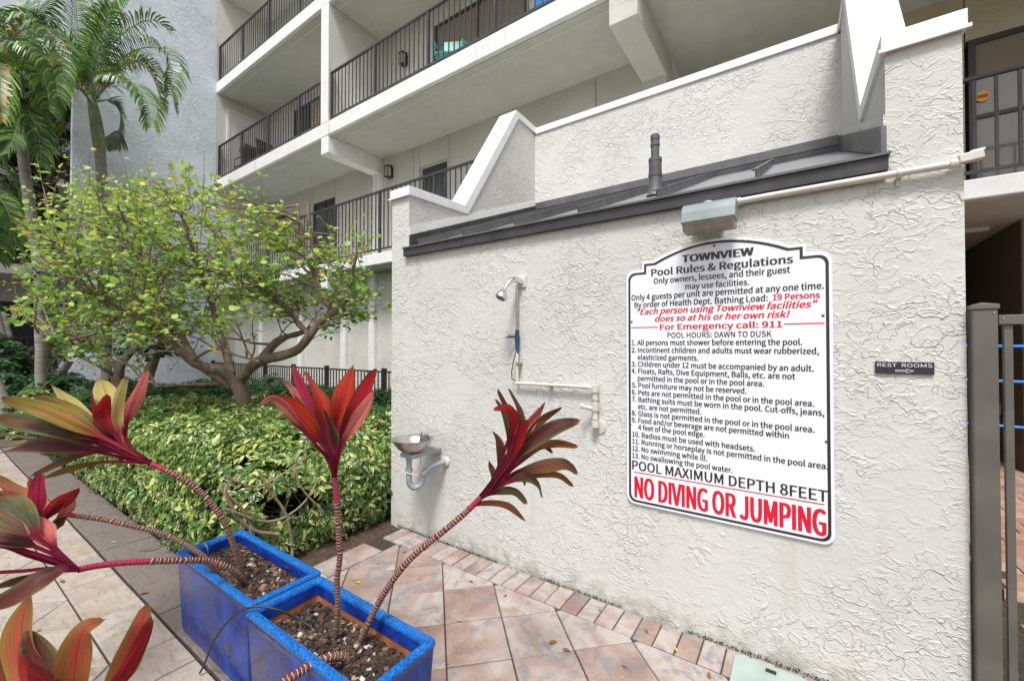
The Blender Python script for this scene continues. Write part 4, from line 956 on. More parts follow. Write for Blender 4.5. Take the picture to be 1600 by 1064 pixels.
CM = {
 'red': cord_mat('red_cordyline_leaf', MAG, (.075,.012,.014), (.52,.028,.012), (.16,.04,.012), (.64,.08,.02), .55),
 'redp': cord_mat('crimson_cordyline_leaf', MAG, (.16,.006,.014), (.45,.012,.022), (.15,.02,.015), (.55,.04,.03), .4),
 'pink': cord_mat('pink_cordyline_leaf', MAG, (.38,.045,.07), (.72,.16,.15), (.62,.25,.16), (.78,.34,.24), .6),
 'mag': cord_mat('magenta_cordyline_leaf', MAG, (.28,.010,.05), (.55,.03,.10), (.42,.05,.10), (.62,.10,.14), .4),
 'yel': cord_mat('yellow_pink_cordyline_leaf', (.55,.10,.10), (.66,.30,.14), (.66,.55,.20), (.72,.50,.28), (.45,.50,.10), .65, .4),
 'ogr': cord_mat('olive_orange_cordyline_leaf', (.48,.05,.06), (.075,.06,.02), (.19,.20,.030), (.22,.26,.04), (.56,.20,.03), .75),
 'olv': cord_mat('olive_cordyline_leaf', MAG, (.030,.028,.014), (.085,.090,.028), (.15,.17,.035), (.26,.06,.035), .5),
 'drk': cord_mat('dark_maroon_cordyline_leaf', MAG, (.035,.014,.014), (.11,.045,.028), (.20,.18,.045), (.26,.05,.035), .55),
 'brn': cord_mat('bronze_cordyline_leaf', MAG, (.07,.035,.022), (.20,.085,.03), (.17,.14,.04), (.34,.10,.035), .5),
 'org': cord_mat('orange_striped_cordyline_leaf', (.42,.03,.06), (.12,.12,.03), (.62,.10,.06), (.26,.26,.045), (.20,.21,.045), .75, .35)}
def stem_mat():
    m = mat('ringed_stem', (.3,.1,.08), .6); t = NT(m); a = t.attr(); n = t.noise(t.pos(), 45, 3)
    s = t.math('FRACT', t.math('ADD', a[1], t.math('MULTIPLY', n, 1.1))); ring = t.math('MULTIPLY', t.step(s, .0, .12, 0, 1), t.step(s, .20, .34, 1, 0))
    old = a[0]; base = t.mix(old, (.115,.018,.016), (.14,.09,.065)); rc = t.mix(old, (.62,.47,.37), (.42,.33,.25))
    c = t.mix(t.math('MULTIPLY', ring, .9), base, rc); c = t.mix(a[2], c, (.30,.014,.045)); t.put(t.b.inputs['Base Color'], c); t.bump(t.math('ADD', ring, t.noise(t.pos(), 160, 3)), .002); return m
M['stem'] = stem_mat()
def cord_stem(parent, pts, r0, r1, rings_per_m=75, red_tail=.06, old_to=.5):
    S = spl(pts, 14); L = [0]
    for a, b in zip(S[:-1], S[1:]): L.append(L[-1]+(b-a).length)
    tot = L[-1]; n = 12; V = []; A = []; a_ = None
    # resample finely so that the rings have relief
    N = max(40, int(tot*rings_per_m*4)); Q = []
    j = 0
    for i in range(N+1):
        s = tot*i/N
        while j < len(L)-2 and L[j+1] < s: j += 1
        u = (s-L[j])/max(L[j+1]-L[j], 1e-6); Q.append(S[j].lerp(S[j+1], u))
    Q0 = Q
    for i, p in enumerate(Q0):
        t = (Q0[min(i+2, N)]-Q0[max(i-2, 0)]).normalized()
        if a_ is None: a_ = t.cross(Vector((0, 1, .3))).normalized()
        a_ = (a_-t*a_.dot(t)).normalized(); b = t.cross(a_)
        s = tot*i/N; ph = s*rings_per_m+.75*noise.noise((s*30, 0, 0)); fr = ph % 1.0
        smooth_ = 1 if s > tot-red_tail else 0
        rr_ = .86*(r0+(r1-r0)*i/N)*(1+(.07 if fr < .3 else 0)*(1-smooth_)*min(1, 1.2))
        for k in range(n):
            w = 2*math.pi*k/n; tl = .9*math.cos(w)*r0*rings_per_m*.35
            V.append(p+(a_*math.cos(w)+b*math.sin(w))*rr_)
            A.append((max(0, 1-(s/tot)/old_to), ph+50, smooth_, 1))
    F_ = [(i*n+k, i*n+(k+1) % n, (i+1)*n+(k+1) % n, (i+1)*n+k) for i in range(N) for k in range(n)]
    me = fast_mesh('stem', np.array([tuple(v) for v in V])-np.array(ORG[parent.name]), F_, M['stem'], A)
    return link('stem', me, parent)
rl = random.Random(11)
def cleaf(parent, pts, width, m, pf=.3, fold=.45, roll=0., wave=.085, pw=.0125, tipbend=0):
    """strap leaf along pts (3D), petiole fraction pf; width in metres"""
    S = spl(pts, 8); N = len(S)-1; L = [0]
    for a, b in zip(S[:-1], S[1:]): L.append(L[-1]+(b-a).length)
    tot = L[-1]; V = []; A = []; nu = 6; rnd = rl.random(); a_ = None; ph = rl.uniform(0, 6)
    view = None
    for i, p in enumerate(S):
        v = L[i]/tot; t = (S[min(i+1, N)]-S[max(i-1, 0)]).normalized()
        if a_ is None:
            vw = (CO-p).normalized(); twist = rl.uniform(-.07, .07); a_ = t.cross(vw).normalized(); a_ = Matrix.Rotation(roll, 3, t) @ a_
        a_ = (a_-t*a_.dot(t)).normalized(); a_ = Matrix.Rotation(twist*(.3 if v < pf else 1), 3, t) @ a_; nn = a_.cross(t)
        if v < pf: wd = pw
        else:
            q = (v-pf)/(1-pf); wd = pw+(width-pw)*(math.sin(math.pi*min(1, q**1.12))**.85 if q < .999 else 0); wd = max(wd*(1 if q < .97 else .6), .0012)
            if q > .995: wd = .001
        fl_ = fold*(1-.5*max(0, (v-.5)*2)) if v > pf*.7 else .9
        for k in range(nu+1):
            u = k/nu*2-1; wob = wave*width*math.sin(v*13+ph+(2.2 if u > 0 else 0))*abs(u)**2*(1 if v > pf else 0)
            V.append(p+a_*(u*wd/2)+nn*(fl_*abs(u)**1.2*wd/2+wob)); A.append((k/nu, v if v > pf else v*.3/max(pf, .01)*.95, rnd, 1))
    # map blade v so colour ramps start after the petiole
    A = [(a[0], (.30+(a[1]-pf)/(1-pf)*.70 if a[1] >= pf else a[1]*.30/max(pf, .01)) if i//(nu+1) > 0 else 0, a[2], 1) for i, a in enumerate(A)]
    F_ = [(i*(nu+1)+k, i*(nu+1)+k+1, (i+1)*(nu+1)+k+1, (i+1)*(nu+1)+k) for i in range(N) for k in range(nu)]
    me = fast_mesh('leaf', np.array([tuple(v) for v in V])-np.array(ORG[parent.name]), F_, CM[m], A); me.materials[0] = CM[m]
    return link('leaf', me, parent)
def L_(parent, spec, d0, base):
    """spec rows: px points [(x,y,dd)...] from petiole outwards, width px, material, petiole fraction, fold, roll"""
    for row in spec:
        P_, wpx, m = row[0], row[1], row[2]; pf = (row[3] if len(row) > 3 else .3); pf = pf+.09 if pf < .5 else pf; fo = (row[4] if len(row) > 4 else .35)*1.35; ro_ = row[5] if len(row) > 5 else 0
        pts = [at(base[0]+rl.uniform(-2, 2), base[1]+rl.uniform(-2, 2), d0)] if base else []
        pts += [at(x, y, d0+dd) for x, y, dd in P_]
        cleaf(parent, pts, wpx*d0/CAM_F*.92, m, pf, fo, ro_)
# A
A_ = thing('cordyline', 'cordyline leaning left from the far planter, wide head of olive, pink and yellow leaves', 'plant', tuple(onZ(.32, 382, 914)), 'cordylines in the blue planters')
cord_stem(A_, [onZ(.31, 382, 915), at(371, 870, 1.93), at(350, 815, 1.88), at(318, 773, 1.84), at(280, 745, 1.80), at(236, 724, 1.77)], .0155, .0125)
L_(A_, [([(205,702,.0),(190,682,.0),(178,650,.03),(156,590,.10)],34,'yel',.34,.2), ([(205,700,0),(196,675,0),(206,632,-.02),(231,576,-.06)],24,'pink',.34,.3), ([(200,700,0),(183,662,0),(184,625,.02),(197,588,.04)],22,'yel',.34,.3,.4),
 ([(198,700,0),(168,662,0),(160,640,.0),(168,616,-.02)],22,'redp',.4,.5), ([(195,700,.02),(158,660,.02),(150,635,.02),(144,610,.02)],13,'redp',.4,.5),
 ([(205,703,.05),(160,670,.08),(118,640,.12),(81,601,.18)],24,'yel',.36,.3), ([(205,705,.02),(160,680,.02),(105,645,.0),(54,617,-.05)],34,'ogr',.30,.35), ([(205,706,-.03),(155,680,-.06),(80,646,-.10),(2,622,-.16)],34,'ogr',.28,.35),
 ([(200,712,-.02),(150,692,-.04),(80,672,-.08),(-15,650,-.12)],36,'olv',.28,.35), ([(205,716,.02),(150,700,.03),(70,690,.05),(-20,676,.05)],30,'olv',.28,.3,.5), ([(205,718,0),(150,706,-.03),(70,698,-.06),(-20,712,-.1)],32,'drk',.28,.35,-.3),
 ([(205,714,.05),(170,704,.06),(120,712,.08),(48,744,.1)],13,'brn',.25,.3), ([(205,722,.02),(160,722,.02),(115,730,.03),(66,748,.03)],12,'ogr',.35,.3), ([(200,708,.08),(150,700,.1),(110,705,.12),(62,710,.15)],12,'olv',.3,.3),
 ([(205,700,.05),(192,680,.05),(190,662,.06),(186,648,.08)],18,'olv',.3,.5), ([(206,712,-.03),(160,690,-.05),(125,676,-.06),(75,668,-.02)],22,'drk',.36,.4), ([(212,708,.0),(180,690,.02),(160,678,.02),(125,655,.02)],30,'drk',.35,.4)], 1.77, (236,724))
# C (behind) and B
C_ = thing('cordyline', 'cordyline with pale ringed stem arching left, upright pink leaves above the path', 'plant', tuple(onZ(.32, 350, 909)), 'cordylines in the blue planters')
cord_stem(C_, [onZ(.31, 350, 910), at(329, 883, 1.92), at(311, 864, 1.88), at(260, 836, 1.82), at(198, 819.5, 1.74), at(158, 811, 1.70), at(105, 804, 1.66)], .0145, .010, 85, .03, 1.2)
L_(C_, [([(74,818,0),(62,800,0),(53,772,.02),(45,744,.05)],34,'pink',.2,.3), ([(72,822,-.01),(60,800,-.02),(61,772,-.02),(64,738,-.02)],24,'mag',.2,.5), ([(72,828,0),(74,808,0),(92,784,-.02),(123,761,-.05)],24,'redp',.15,.6,-.4),
 ([(76,826,0),(88,812,0),(102,795,.0),(114,768,.02)],20,'pink',.15,.4,.3), ([(66,826,0),(50,800,0),(30,778,.02),(-12,742,.04)],32,'org',.15,.35), ([(66,828,-.02),(48,804,-.04),(22,782,-.06),(-20,764,-.1)],30,'pink',.15,.35), ([(78,838,0),(84,826,0),(92,812,.0),(97,800,.02)],18,'olv',.15,.4), ([(60,815,.06),(45,790,.08),(28,770,.1),(10,752,.12)],24,'ogr',.15,.4)], 1.66, (78,834))
B_ = thing('cordyline', 'cordyline with a level red stem and dark drooping leaves over the path', 'plant', tuple(onZ(.32, 386, 916)), 'cordylines in the blue planters')
cord_stem(B_, [onZ(.31, 386, 918), at(377, 903, 1.90), at(356, 886, 1.84), at(329, 877, 1.80), at(300, 875, 1.74), at(260, 876, 1.68), at(198, 878.5, 1.60), at(150, 884, 1.54), at(122, 890, 1.50)], .0150, .0125, 75, .20, .35)
L_(B_, [([(95,868,0),(62,842,0),(25,815,.0),(-30,778,.0)],62,'olv',.35,.3), ([(95,872,.0),(50,852,.0),(20,845,.02),(-40,838,.04)],34,'drk',.3,.3), ([(90,876,.0),(40,860,0),(5,850,0),(-60,846,.02)],14,'mag',.8,.8), ([(85,880,.02),(45,868,.03),(10,855,.05),(-50,846,.06)],14,'drk',.8,.8),
 ([(80,888,.0),(40,892,0),(10,894,0),(-50,898,0)],14,'drk',.8,.8), ([(80,892,.02),(45,900,.02),(18,908,.02),(-25,922,.03)],16,'olv',.5,.5), ([(104,886,-.05),(75,900,-.08),(40,922,-.12),(-15,952,-.16)],32,'drk',.12,.35,.3), ([(100,890,.0),(60,905,.0),(20,925,-.02),(-30,945,-.05)],20,'olv',.2,.4),
 ([(92,862,.0),(72,840,.02),(60,825,.03),(40,800,.04)],34,'pink',.3,.3)], 1.50, (122,890))
# D
D_ = thing('cordyline', 'upright cordyline with a fan of bright red leaves in front of the hedge', 'plant', tuple(onZ(.30, 523, 1004)), 'cordylines in the blue planters')
cord_stem(D_, [onZ(.29, 523, 1006), at(525.5, 975, 1.60), at(528, 942, 1.59), at(526.5, 906, 1.58), at(531, 870, 1.57), at(528.5, 824, 1.56), at(526, 780, 1.55), at(522.5, 745, 1.54)], .0125, .0115, 80, .10, .6)
L_(D_, [([(518,712,0),(511,672,0),(497,625,.0),(477,580,.02)],36,'red',.30,.3), ([(515,715,0),(500,690,-.02),(466,648,-.05),(431,617,-.08)],34,'red',.30,.35,.2), ([(514,712,0),(503,680,0),(485,648,.0),(456,612,.02)],26,'red',.32,.4,-.2),
 ([(512,716,0),(490,690,-.05),(450,640,-.10),(425,622,-.13),(404,634,-.15)],15,'pink',.55,.3), ([(512,700,.05),(493,665,.06),(466,618,.08),(437,588,.1)],15,'pink',.4,.3), ([(514,700,.04),(500,660,.05),(482,622,.06),(457,571,.06)],19,'mag',.4,.4),
 ([(524,710,0),(526,672,0),(537,622,.0),(553,570,.03)],34,'red',.30,.35), ([(527,712,0),(536,672,.0),(562,630,.0),(588,576,.0)],30,'redp',.30,.5,.3), ([(529,716,-.02),(538,688,-.03),(560,655,-.05),(586,610,-.08)],22,'pink',.30,.35,-.2), ([(524,716,-.02),(522,690,-.02),(514,665,-.03),(505,640,-.04)],18,'drk',.3,.4), ([(528,705,.03),(534,675,.04),(548,640,.06),(570,600,.08)],24,'drk',.35,.4)], 1.54, (522.5,748))
# E
E_ = thing('cordyline', 'cordyline leaning right across the stucco wall, with maroon and bronze leaves', 'plant', tuple(onZ(.30, 562, 1007)), 'cordylines in the blue planters')
cord_stem(E_, [onZ(.29, 560, 1010), at(573, 980, 1.58), at(587, 950, 1.57), at(612, 909, 1.56), at(645, 869, 1.55), at(697, 826.5, 1.55), at(728, 800, 1.55), at(752, 776, 1.55)], .0140, .0125, 80, .06, .45)
L_(E_, [([(785,735,0),(806,695,0),(812,650,.0),(795,607,.02)],20,'drk',.36,.35), ([(780,735,0),(800,690,.0),(796,645,.02),(778,608,.03)],15,'olv',.40,.4), ([(782,735,0),(804,680,-.02),(795,640,-.04),(770,640,-.05)],17,'redp',.40,.4), ([(778,740,.02),(795,700,.02),(788,650,.03),(773,623,.03)],10,'olv',.4,.4),
 ([(790,735,0),(814,688,0),(834,652,.0),(852,627,.0)],19,'pink',.40,.4), ([(792,735,0),(824,682,.0),(850,652,.0),(878,635,-.02)],15,'brn',.42,.4), ([(790,730,-.03),(812,690,-.05),(818,670,-.06),(826,655,-.08)],16,'redp',.42,.5),
 ([(790,740,-.02),(815,700,-.03),(864,668,-.03),(906,656,-.03)],30,'drk',.26,.3), ([(788,745,0),(828,704,.0),(866,693,.0),(904,698,-.02)],14,'brn',.36,.4), ([(790,742,.02),(830,704,.03),(850,696,.03),(864,708,.03)],14,'drk',.36,.4),
 ([(776,742,.03),(782,715,.04),(778,690,.05),(769,673,.06)],17,'drk',.32,.4), ([(770,752,.03),(772,738,.04),(768,728,.05),(764,718,.05)],13,'drk',.3,.4),
 ([(785,758,0),(818,736,-.02),(872,724,-.04),(890,728,-.05),(903,742,-.06)],22,'brn',.28,.35), ([(795,752,.02),(838,742,.03),(872,742,.04),(896,760,.04)],11,'brn',.35,.4), ([(800,750,-.02),(826,744,-.03),(842,756,-.05),(847,777,-.08)],18,'olv',.35,.35),
 ([(764,772,0),(786,766,-.02),(806,768,-.04),(824,787,-.06)],14,'olv',.1,.35), ([(796,752,0),(814,745,0),(818,750,0),(820,760,0)],12,'olv',.4,.4), ([(790,748,.05),(820,736,.06),(836,735,.08),(856,738,.08)],14,'drk',.3,.4)], 1.55, (752,776))
L_(E_, [([(740,790,0),(763,786,-.01),(794,792,-.03),(822,815,-.05)],12,'brn',.12,.35)], 1.55, (728,800))
L_(E_, [([(772,745,.0),(790,700,.0),(800,668,.0),(806,640,0)],12,'mag',.75,.8), ([(776,748,-.02),(796,705,-.02),(803,672,-.02),(808,650,-.02)],13,'mag',.75,.8)], 1.55, (752,776))
# F : arches out of the near planter to the left, its head fills the lower left corner
F_h = thing('cordyline', 'cordyline with striped red and green leaves filling the lower left corner', 'plant', tuple(onZ(.30, 537, 1028)), 'cordylines in the blue planters')
cord_stem(F_h, [onZ(.29, 546, 1050), at(540, 1028, 1.47), at(520, 1026, 1.44), at(494, 1035, 1.40), at(452, 1060, 1.33), at(400, 1098, 1.26), at(320, 1140, 1.18), at(230, 1160, 1.12), at(150, 1152, 1.10)], .0165, .0140, 75, .12, .3)
L_(F_h, [([(165,1085,0),(195,1035,0),(218,985,.0),(230,941,.02)],40,'org',.10,.55,.35), ([(168,1088,-.02),(200,1040,-.02),(222,1000,-.02),(236,962,-.02)],24,'redp',.10,.3), ([(118,1090,0),(118,1040,0),(130,985,.0),(166,967,.03)],48,'org',.10,.25), ([(80,1095,.04),(50,1050,.05),(34,990,.06),(46,925,.08)],66,'org',.10,.22),
 ([(60,1110,-.06),(35,1075,-.08),(28,1040,-.10),(34,1018,-.13)],74,'redp',.10,.3), ([(95,1100,.02),(72,1060,.03),(60,1030,.04),(40,985,.05)],50,'drk',.10,.3), ([(60,1110,.06),(10,1080,.06),(-20,1020,.06),(-30,950,.06)],50,'org',.12,.3)], 1.08, (150,1150))
# leaf edge at the far left
# ---- fallen leaves
fl_m = [('brn', -2.7), ('ogr', 0)]
def fallen(px, py, L, m, ang, lab, z=.006):
    q = onZ(z, px, py); c = math.cos(ang); s = math.sin(ang)
    V, T, A = leaf_arrays(np.array([[q.x-c*L/2, q.y-s*L/2, z]]), np.array([[c, s, .05]]), np.array([[.1, .05, 1.]]), np.array([L]), np.array([L*.42]), .3, .02, np.array([.97]))
    o = link('fallen_leaf', fast_mesh('fallen_leaf', V, T, M['dryleaf'] if m == 'd' else M['treeleaf'], A)); tag(o, lab, 'leaf', 'fallen leaves on the paving')
M['dryleaf'] = leaf_mat('dry_brown_leaf', [(0, (.16,.06,.02)), (1, (.30,.13,.05))])
fallen(864, 1003, .05, 'd', .9, 'curled brown leaf near the middle of the patio'); fallen(885, 1015, .045, 'd', 0, 'flat orange brown leaf just right of the curled brown leaf'); fallen(1056, 1014, .035, 't', 2.2, 'yellow leaf on the border pavers below the sign')
fallen(938, 953, .03, 'd', .3, 'tiny dark leaf beside the wall on the border pavers'); fallen(1108, 1054, .04, 'd', 1.9, 'brown leaf beside the pale green box lid'); fallen(718, 969, .028, 't', .4, 'small yellow leaf right of the near planter'); fallen(736, 908, .035, 'd', .2, 'pale brown leaf below the drinking fountain')
fallen(177, 847, .05, 't', .3, 'yellow leaf on the dark paver strip'); fallen(97, 908, .05, 'd', .1, 'brown leaf on the pale path'); fallen(225, 926, .05, 'd', .9, 'thin brown leaf by the corner of the far planter'); fallen(560, 910, .045, 't', .2, 'yellow leaf on the paver behind the near planter'); fallen(632, 862, .035, 'd', 1.1, 'dry leaf on the pavers at the hedge end')

extra = [(655, 905, 'tiny curled leaf on the patio below the leaning cordyline'), (790, 930, 'small brown leaf on the patio left of the curled brown leaf'), (1010, 985, 'tiny brown leaf on the border pavers near the wall'), (830, 900, 'tiny dry leaf at the foot of the wall below the pipes'), (60, 985, 'small dry leaf on the pale path left of the planters'), (140, 800, 'small brown leaf on the dark strip beside the hedge'), (590, 880, 'small dry leaf on the pavers behind the near planter'), (975, 1040, 'brown leaf fragment near the lower edge of the patio')]
for i, (x_, y_, lb_) in enumerate(extra): fallen(x_, y_, .022+.006*(i % 3), 'd', i*1.3, lb_)
# moss along the foot of the wall
nm = 1500; mx_ = rng.uniform(-2.7, .5, nm); keep = np.array([noise.noise((x*2.3, 0, 5)) > -.12 for x in mx_]); mx_ = mx_[keep]; nm = len(mx_)
P_m = np.stack([mx_, 2.2645+rng.normal(0, .0035, nm), rng.uniform(-.008, .004, nm)], 1); D_m = np.stack([rng.normal(0, .6, nm), -np.abs(rng.normal(.3, .4, nm)), np.ones(nm)], 1)
V, T, A = leaf_arrays(P_m, D_m, np.stack([rng.normal(0, 1, nm), -np.ones(nm), rng.normal(0, .5, nm)], 1), rng.uniform(.005, .014, nm), rng.uniform(.003, .006, nm), seeds=rng.uniform(.0, .8, nm))
mo = link('moss', fast_mesh('moss', V, T, M['oliveleaf'], A)); tag(mo, 'thin line of dark moss in the joint at the foot of the stucco wall', 'moss', kind='stuff')

# ================================================================== HEDGE (variegated umbrella shrub)
hd = thing('hedge', 'waist high variegated green and cream hedge with bare twisting stems low on its side', 'hedge', (-5.5, 2.4, 0))
def htop(x, y):
    e = min(1, max(0, (x+9.6)/.5))*1.0
    f = .72+.07*noise.noise((x*1.1, y*1.1, 0))+.05*noise.noise((x*3.1, y*3.1, 4))
    dx = min(1, max(0, (-2.86-x)/.45)); dy = min(1, max(0, (y-1.12)/.40)); dy2 = min(1, max(0, (4.62-y)/.4))
    return f*(.55+.45*math.sqrt(dx))*(.60+.40*math.sqrt(dy))*(.6+.4*math.sqrt(dy2))
def clusters(C, Nn, rad, nl, mats, name, parent, L0=.085, wid=.36, spread=.55, seeds=None, fold=.2, droop=.25):
    n = len(C); C = np.repeat(C, nl, 0); Nn = np.repeat(norm(Nn), nl, 0); k = np.tile(np.arange(nl), n)
    ref = norm(np.cross(Nn, np.tile([[.3, .9, .1]], (len(Nn), 1)))); bi = np.cross(Nn, ref)
    a0 = np.repeat(rng.uniform(0, 6.28, n), nl); a = a0+k*2*np.pi/nl+rng.normal(0, .15, len(k)); d = ref*np.cos(a)[:, None]+bi*np.sin(a)[:, None]
    Dv = norm(d+Nn*rng.uniform(-.1, spread, len(k))[:, None]); L = L0*rng.uniform(.65, 1.15, len(k)); W = L*wid*rng.uniform(.85, 1.15, len(k))
    s = np.repeat(rng.random(n) if seeds is None else seeds, nl)*.75+rng.random(len(k))*.25
    V, T, A = leaf_arrays(C+Dv*.01, Dv, Nn, L, W, fold, droop, s)
    me = fast_mesh(name, V-np.array(ORG[parent.name]), T, mats, A); o = link(name, me, parent); o['kind'] = 'stuff'; return o
C = []; Nn = []; S = []
def addc(x, y, z, n_, s): C.append((x, y, z)); Nn.append(n_); S.append(s)
rh = random.Random(5)
n_top = 0
def bare3(x, y, z): return min(1, 1.12*math.exp(-((y-1.50)/.60)**2-((z-.36)/.25)**2)*(1 if x > -3.35 else 0))
for _ in range(60000):                                   # top surface and a little below it
    x = -2.84-6.7*rh.random()**1.35; y = rh.uniform(1.14, 4.6)
    if rh.random() > (1 if x > -5 else .65): continue
    d = abs(rh.gauss(0, .085)); h = htop(x, y)+(rh.random()**3)*.07; e = .05
    gx = (htop(x+e, y)-htop(x-e, y))/(2*e); gy = (htop(x, y+e)-htop(x, y-e))/(2*e)
    if h-d < .1 or rh.random() < bare3(x, y, h-d): continue
    addc(x, y, h-d, (-gx+rh.gauss(0, .35), -gy+rh.gauss(0, .35), 1), max(0, min(1, .72-d*3.2+rh.gauss(0, .16)))); n_top += 1  # leaf colour darkens with depth, painting in the shaded gaps
    if n_top > 9200: break
for _ in range(5600):                                    # side facing the path
    x = -2.9-6.5*rh.random()**1.3; h = htop(x, 1.3); z = rh.uniform(.03, h); d = abs(rh.gauss(0, .10)); bulge = .13*math.sin(min(1, z/.6)*2.6)
    if rh.random() < bare3(x, 1.2, z)*.95: continue
    addc(x, 1.14-bulge*.9+d, z, (rh.gauss(0, .4), -1, .35+rh.gauss(0, .3)), max(0, min(1, .30+.45*z/h-d*2+rh.gauss(0, .16))))  # colour gets darker inward and lower down, as painted shade
for _ in range(3800):                                    # side facing the patio, thin where the stems show
    y = rh.uniform(1.12, 4.0); h = htop(-2.98, y); z = rh.uniform(.02, h)
    bare = bare3(-2.9, y, z)
    if rh.random() < bare: continue
    d = abs(rh.gauss(0, .10)); bulge = .10*math.sin(min(1, z/.6)*2.6)
    addc(-2.88+bulge-d, y, z, (1, rh.gauss(0, .4), .35+rh.gauss(0, .3)), max(0, min(1, .26+.5*z/h-d*2+rh.gauss(0, .15))))  # low and inner leaves on this side also darkened to paint shade
for _ in range(2600):                                    # leaves deep inside, coloured dark to stand in for the inner shade
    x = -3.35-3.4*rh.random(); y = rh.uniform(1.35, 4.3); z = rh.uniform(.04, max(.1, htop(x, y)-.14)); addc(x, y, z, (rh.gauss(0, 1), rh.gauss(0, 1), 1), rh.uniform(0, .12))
C = np.array(C); Nn = np.array(Nn, float); S = np.array(S)
plain = np.array([(y > 3.0+.5*noise.noise((x*1.2, y, 7))) or (x < -7.0+.8*noise.noise((y*1.5, x, 2))) for x, y, z in C])
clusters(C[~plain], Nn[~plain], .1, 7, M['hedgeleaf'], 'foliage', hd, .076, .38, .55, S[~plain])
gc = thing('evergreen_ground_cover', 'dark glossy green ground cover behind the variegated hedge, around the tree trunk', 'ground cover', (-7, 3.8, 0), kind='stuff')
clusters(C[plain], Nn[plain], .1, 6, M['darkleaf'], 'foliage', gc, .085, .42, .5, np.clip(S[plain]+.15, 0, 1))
def branch_pts(p, d, n, step, wob, up=0.):
    P_ = [Vector(p)]; d = Vector(d).normalized()
    for i in range(n):
        d = (d+Vector((rh.gauss(0, wob), rh.gauss(0, wob), rh.gauss(0, wob)+up))).normalized(); P_.append(P_[-1]+d*step)
    return P_
for i in range(52):
    y = rh.uniform(1.15, 2.1); x = -3.0-rh.random()*.35; P_ = branch_pts((x, y, .0), (rh.uniform(-.2, .7), rh.gauss(0, .7), 1), rh.randint(5, 9), .075, .36)
    P_ = [Vector((min(p.x, -2.74), p.y, max(p.z, .01))) for p in P_]; r = rh.uniform(.006, .012)
    c = MB(); c.tube(spl(P_, 3), list(np.linspace(r, r*.4, len(P_)*3-2)), 6); o = c.build('branch', M['twigpale'], hd, smooth=60)
for pts, r in (([(300+0, 860), (395, 838), (376, 792), (340, 768), (290, 770)], .012), ([(455, 905), (456, 850), (445, 800), (420, 765), (405, 735)], .011), ([(435, 835), (388, 824), (352, 770), (372, 742)], .013), ([(330, 800), (420, 815), (470, 790), (500, 745)], .009), ([(345, 745), (400, 760), (450, 735), (485, 710)], .008), ([(505, 800), (470, 760), (462, 720), (478, 700)], .008)):
    P_ = [onX(-2.76-.01*i, x, y) for i, (x, y) in enumerate(pts)]
    P_ = [Vector((p.x, max(1.06, p.y), max(.02, p.z))) for p in P_]
    c = MB(); S_ = spl(P_, 5); c.tube(S_, list(np.linspace(r, r*.55, len(S_))), 7); c.build('branch', M['twigpale'], hd, smooth=60)

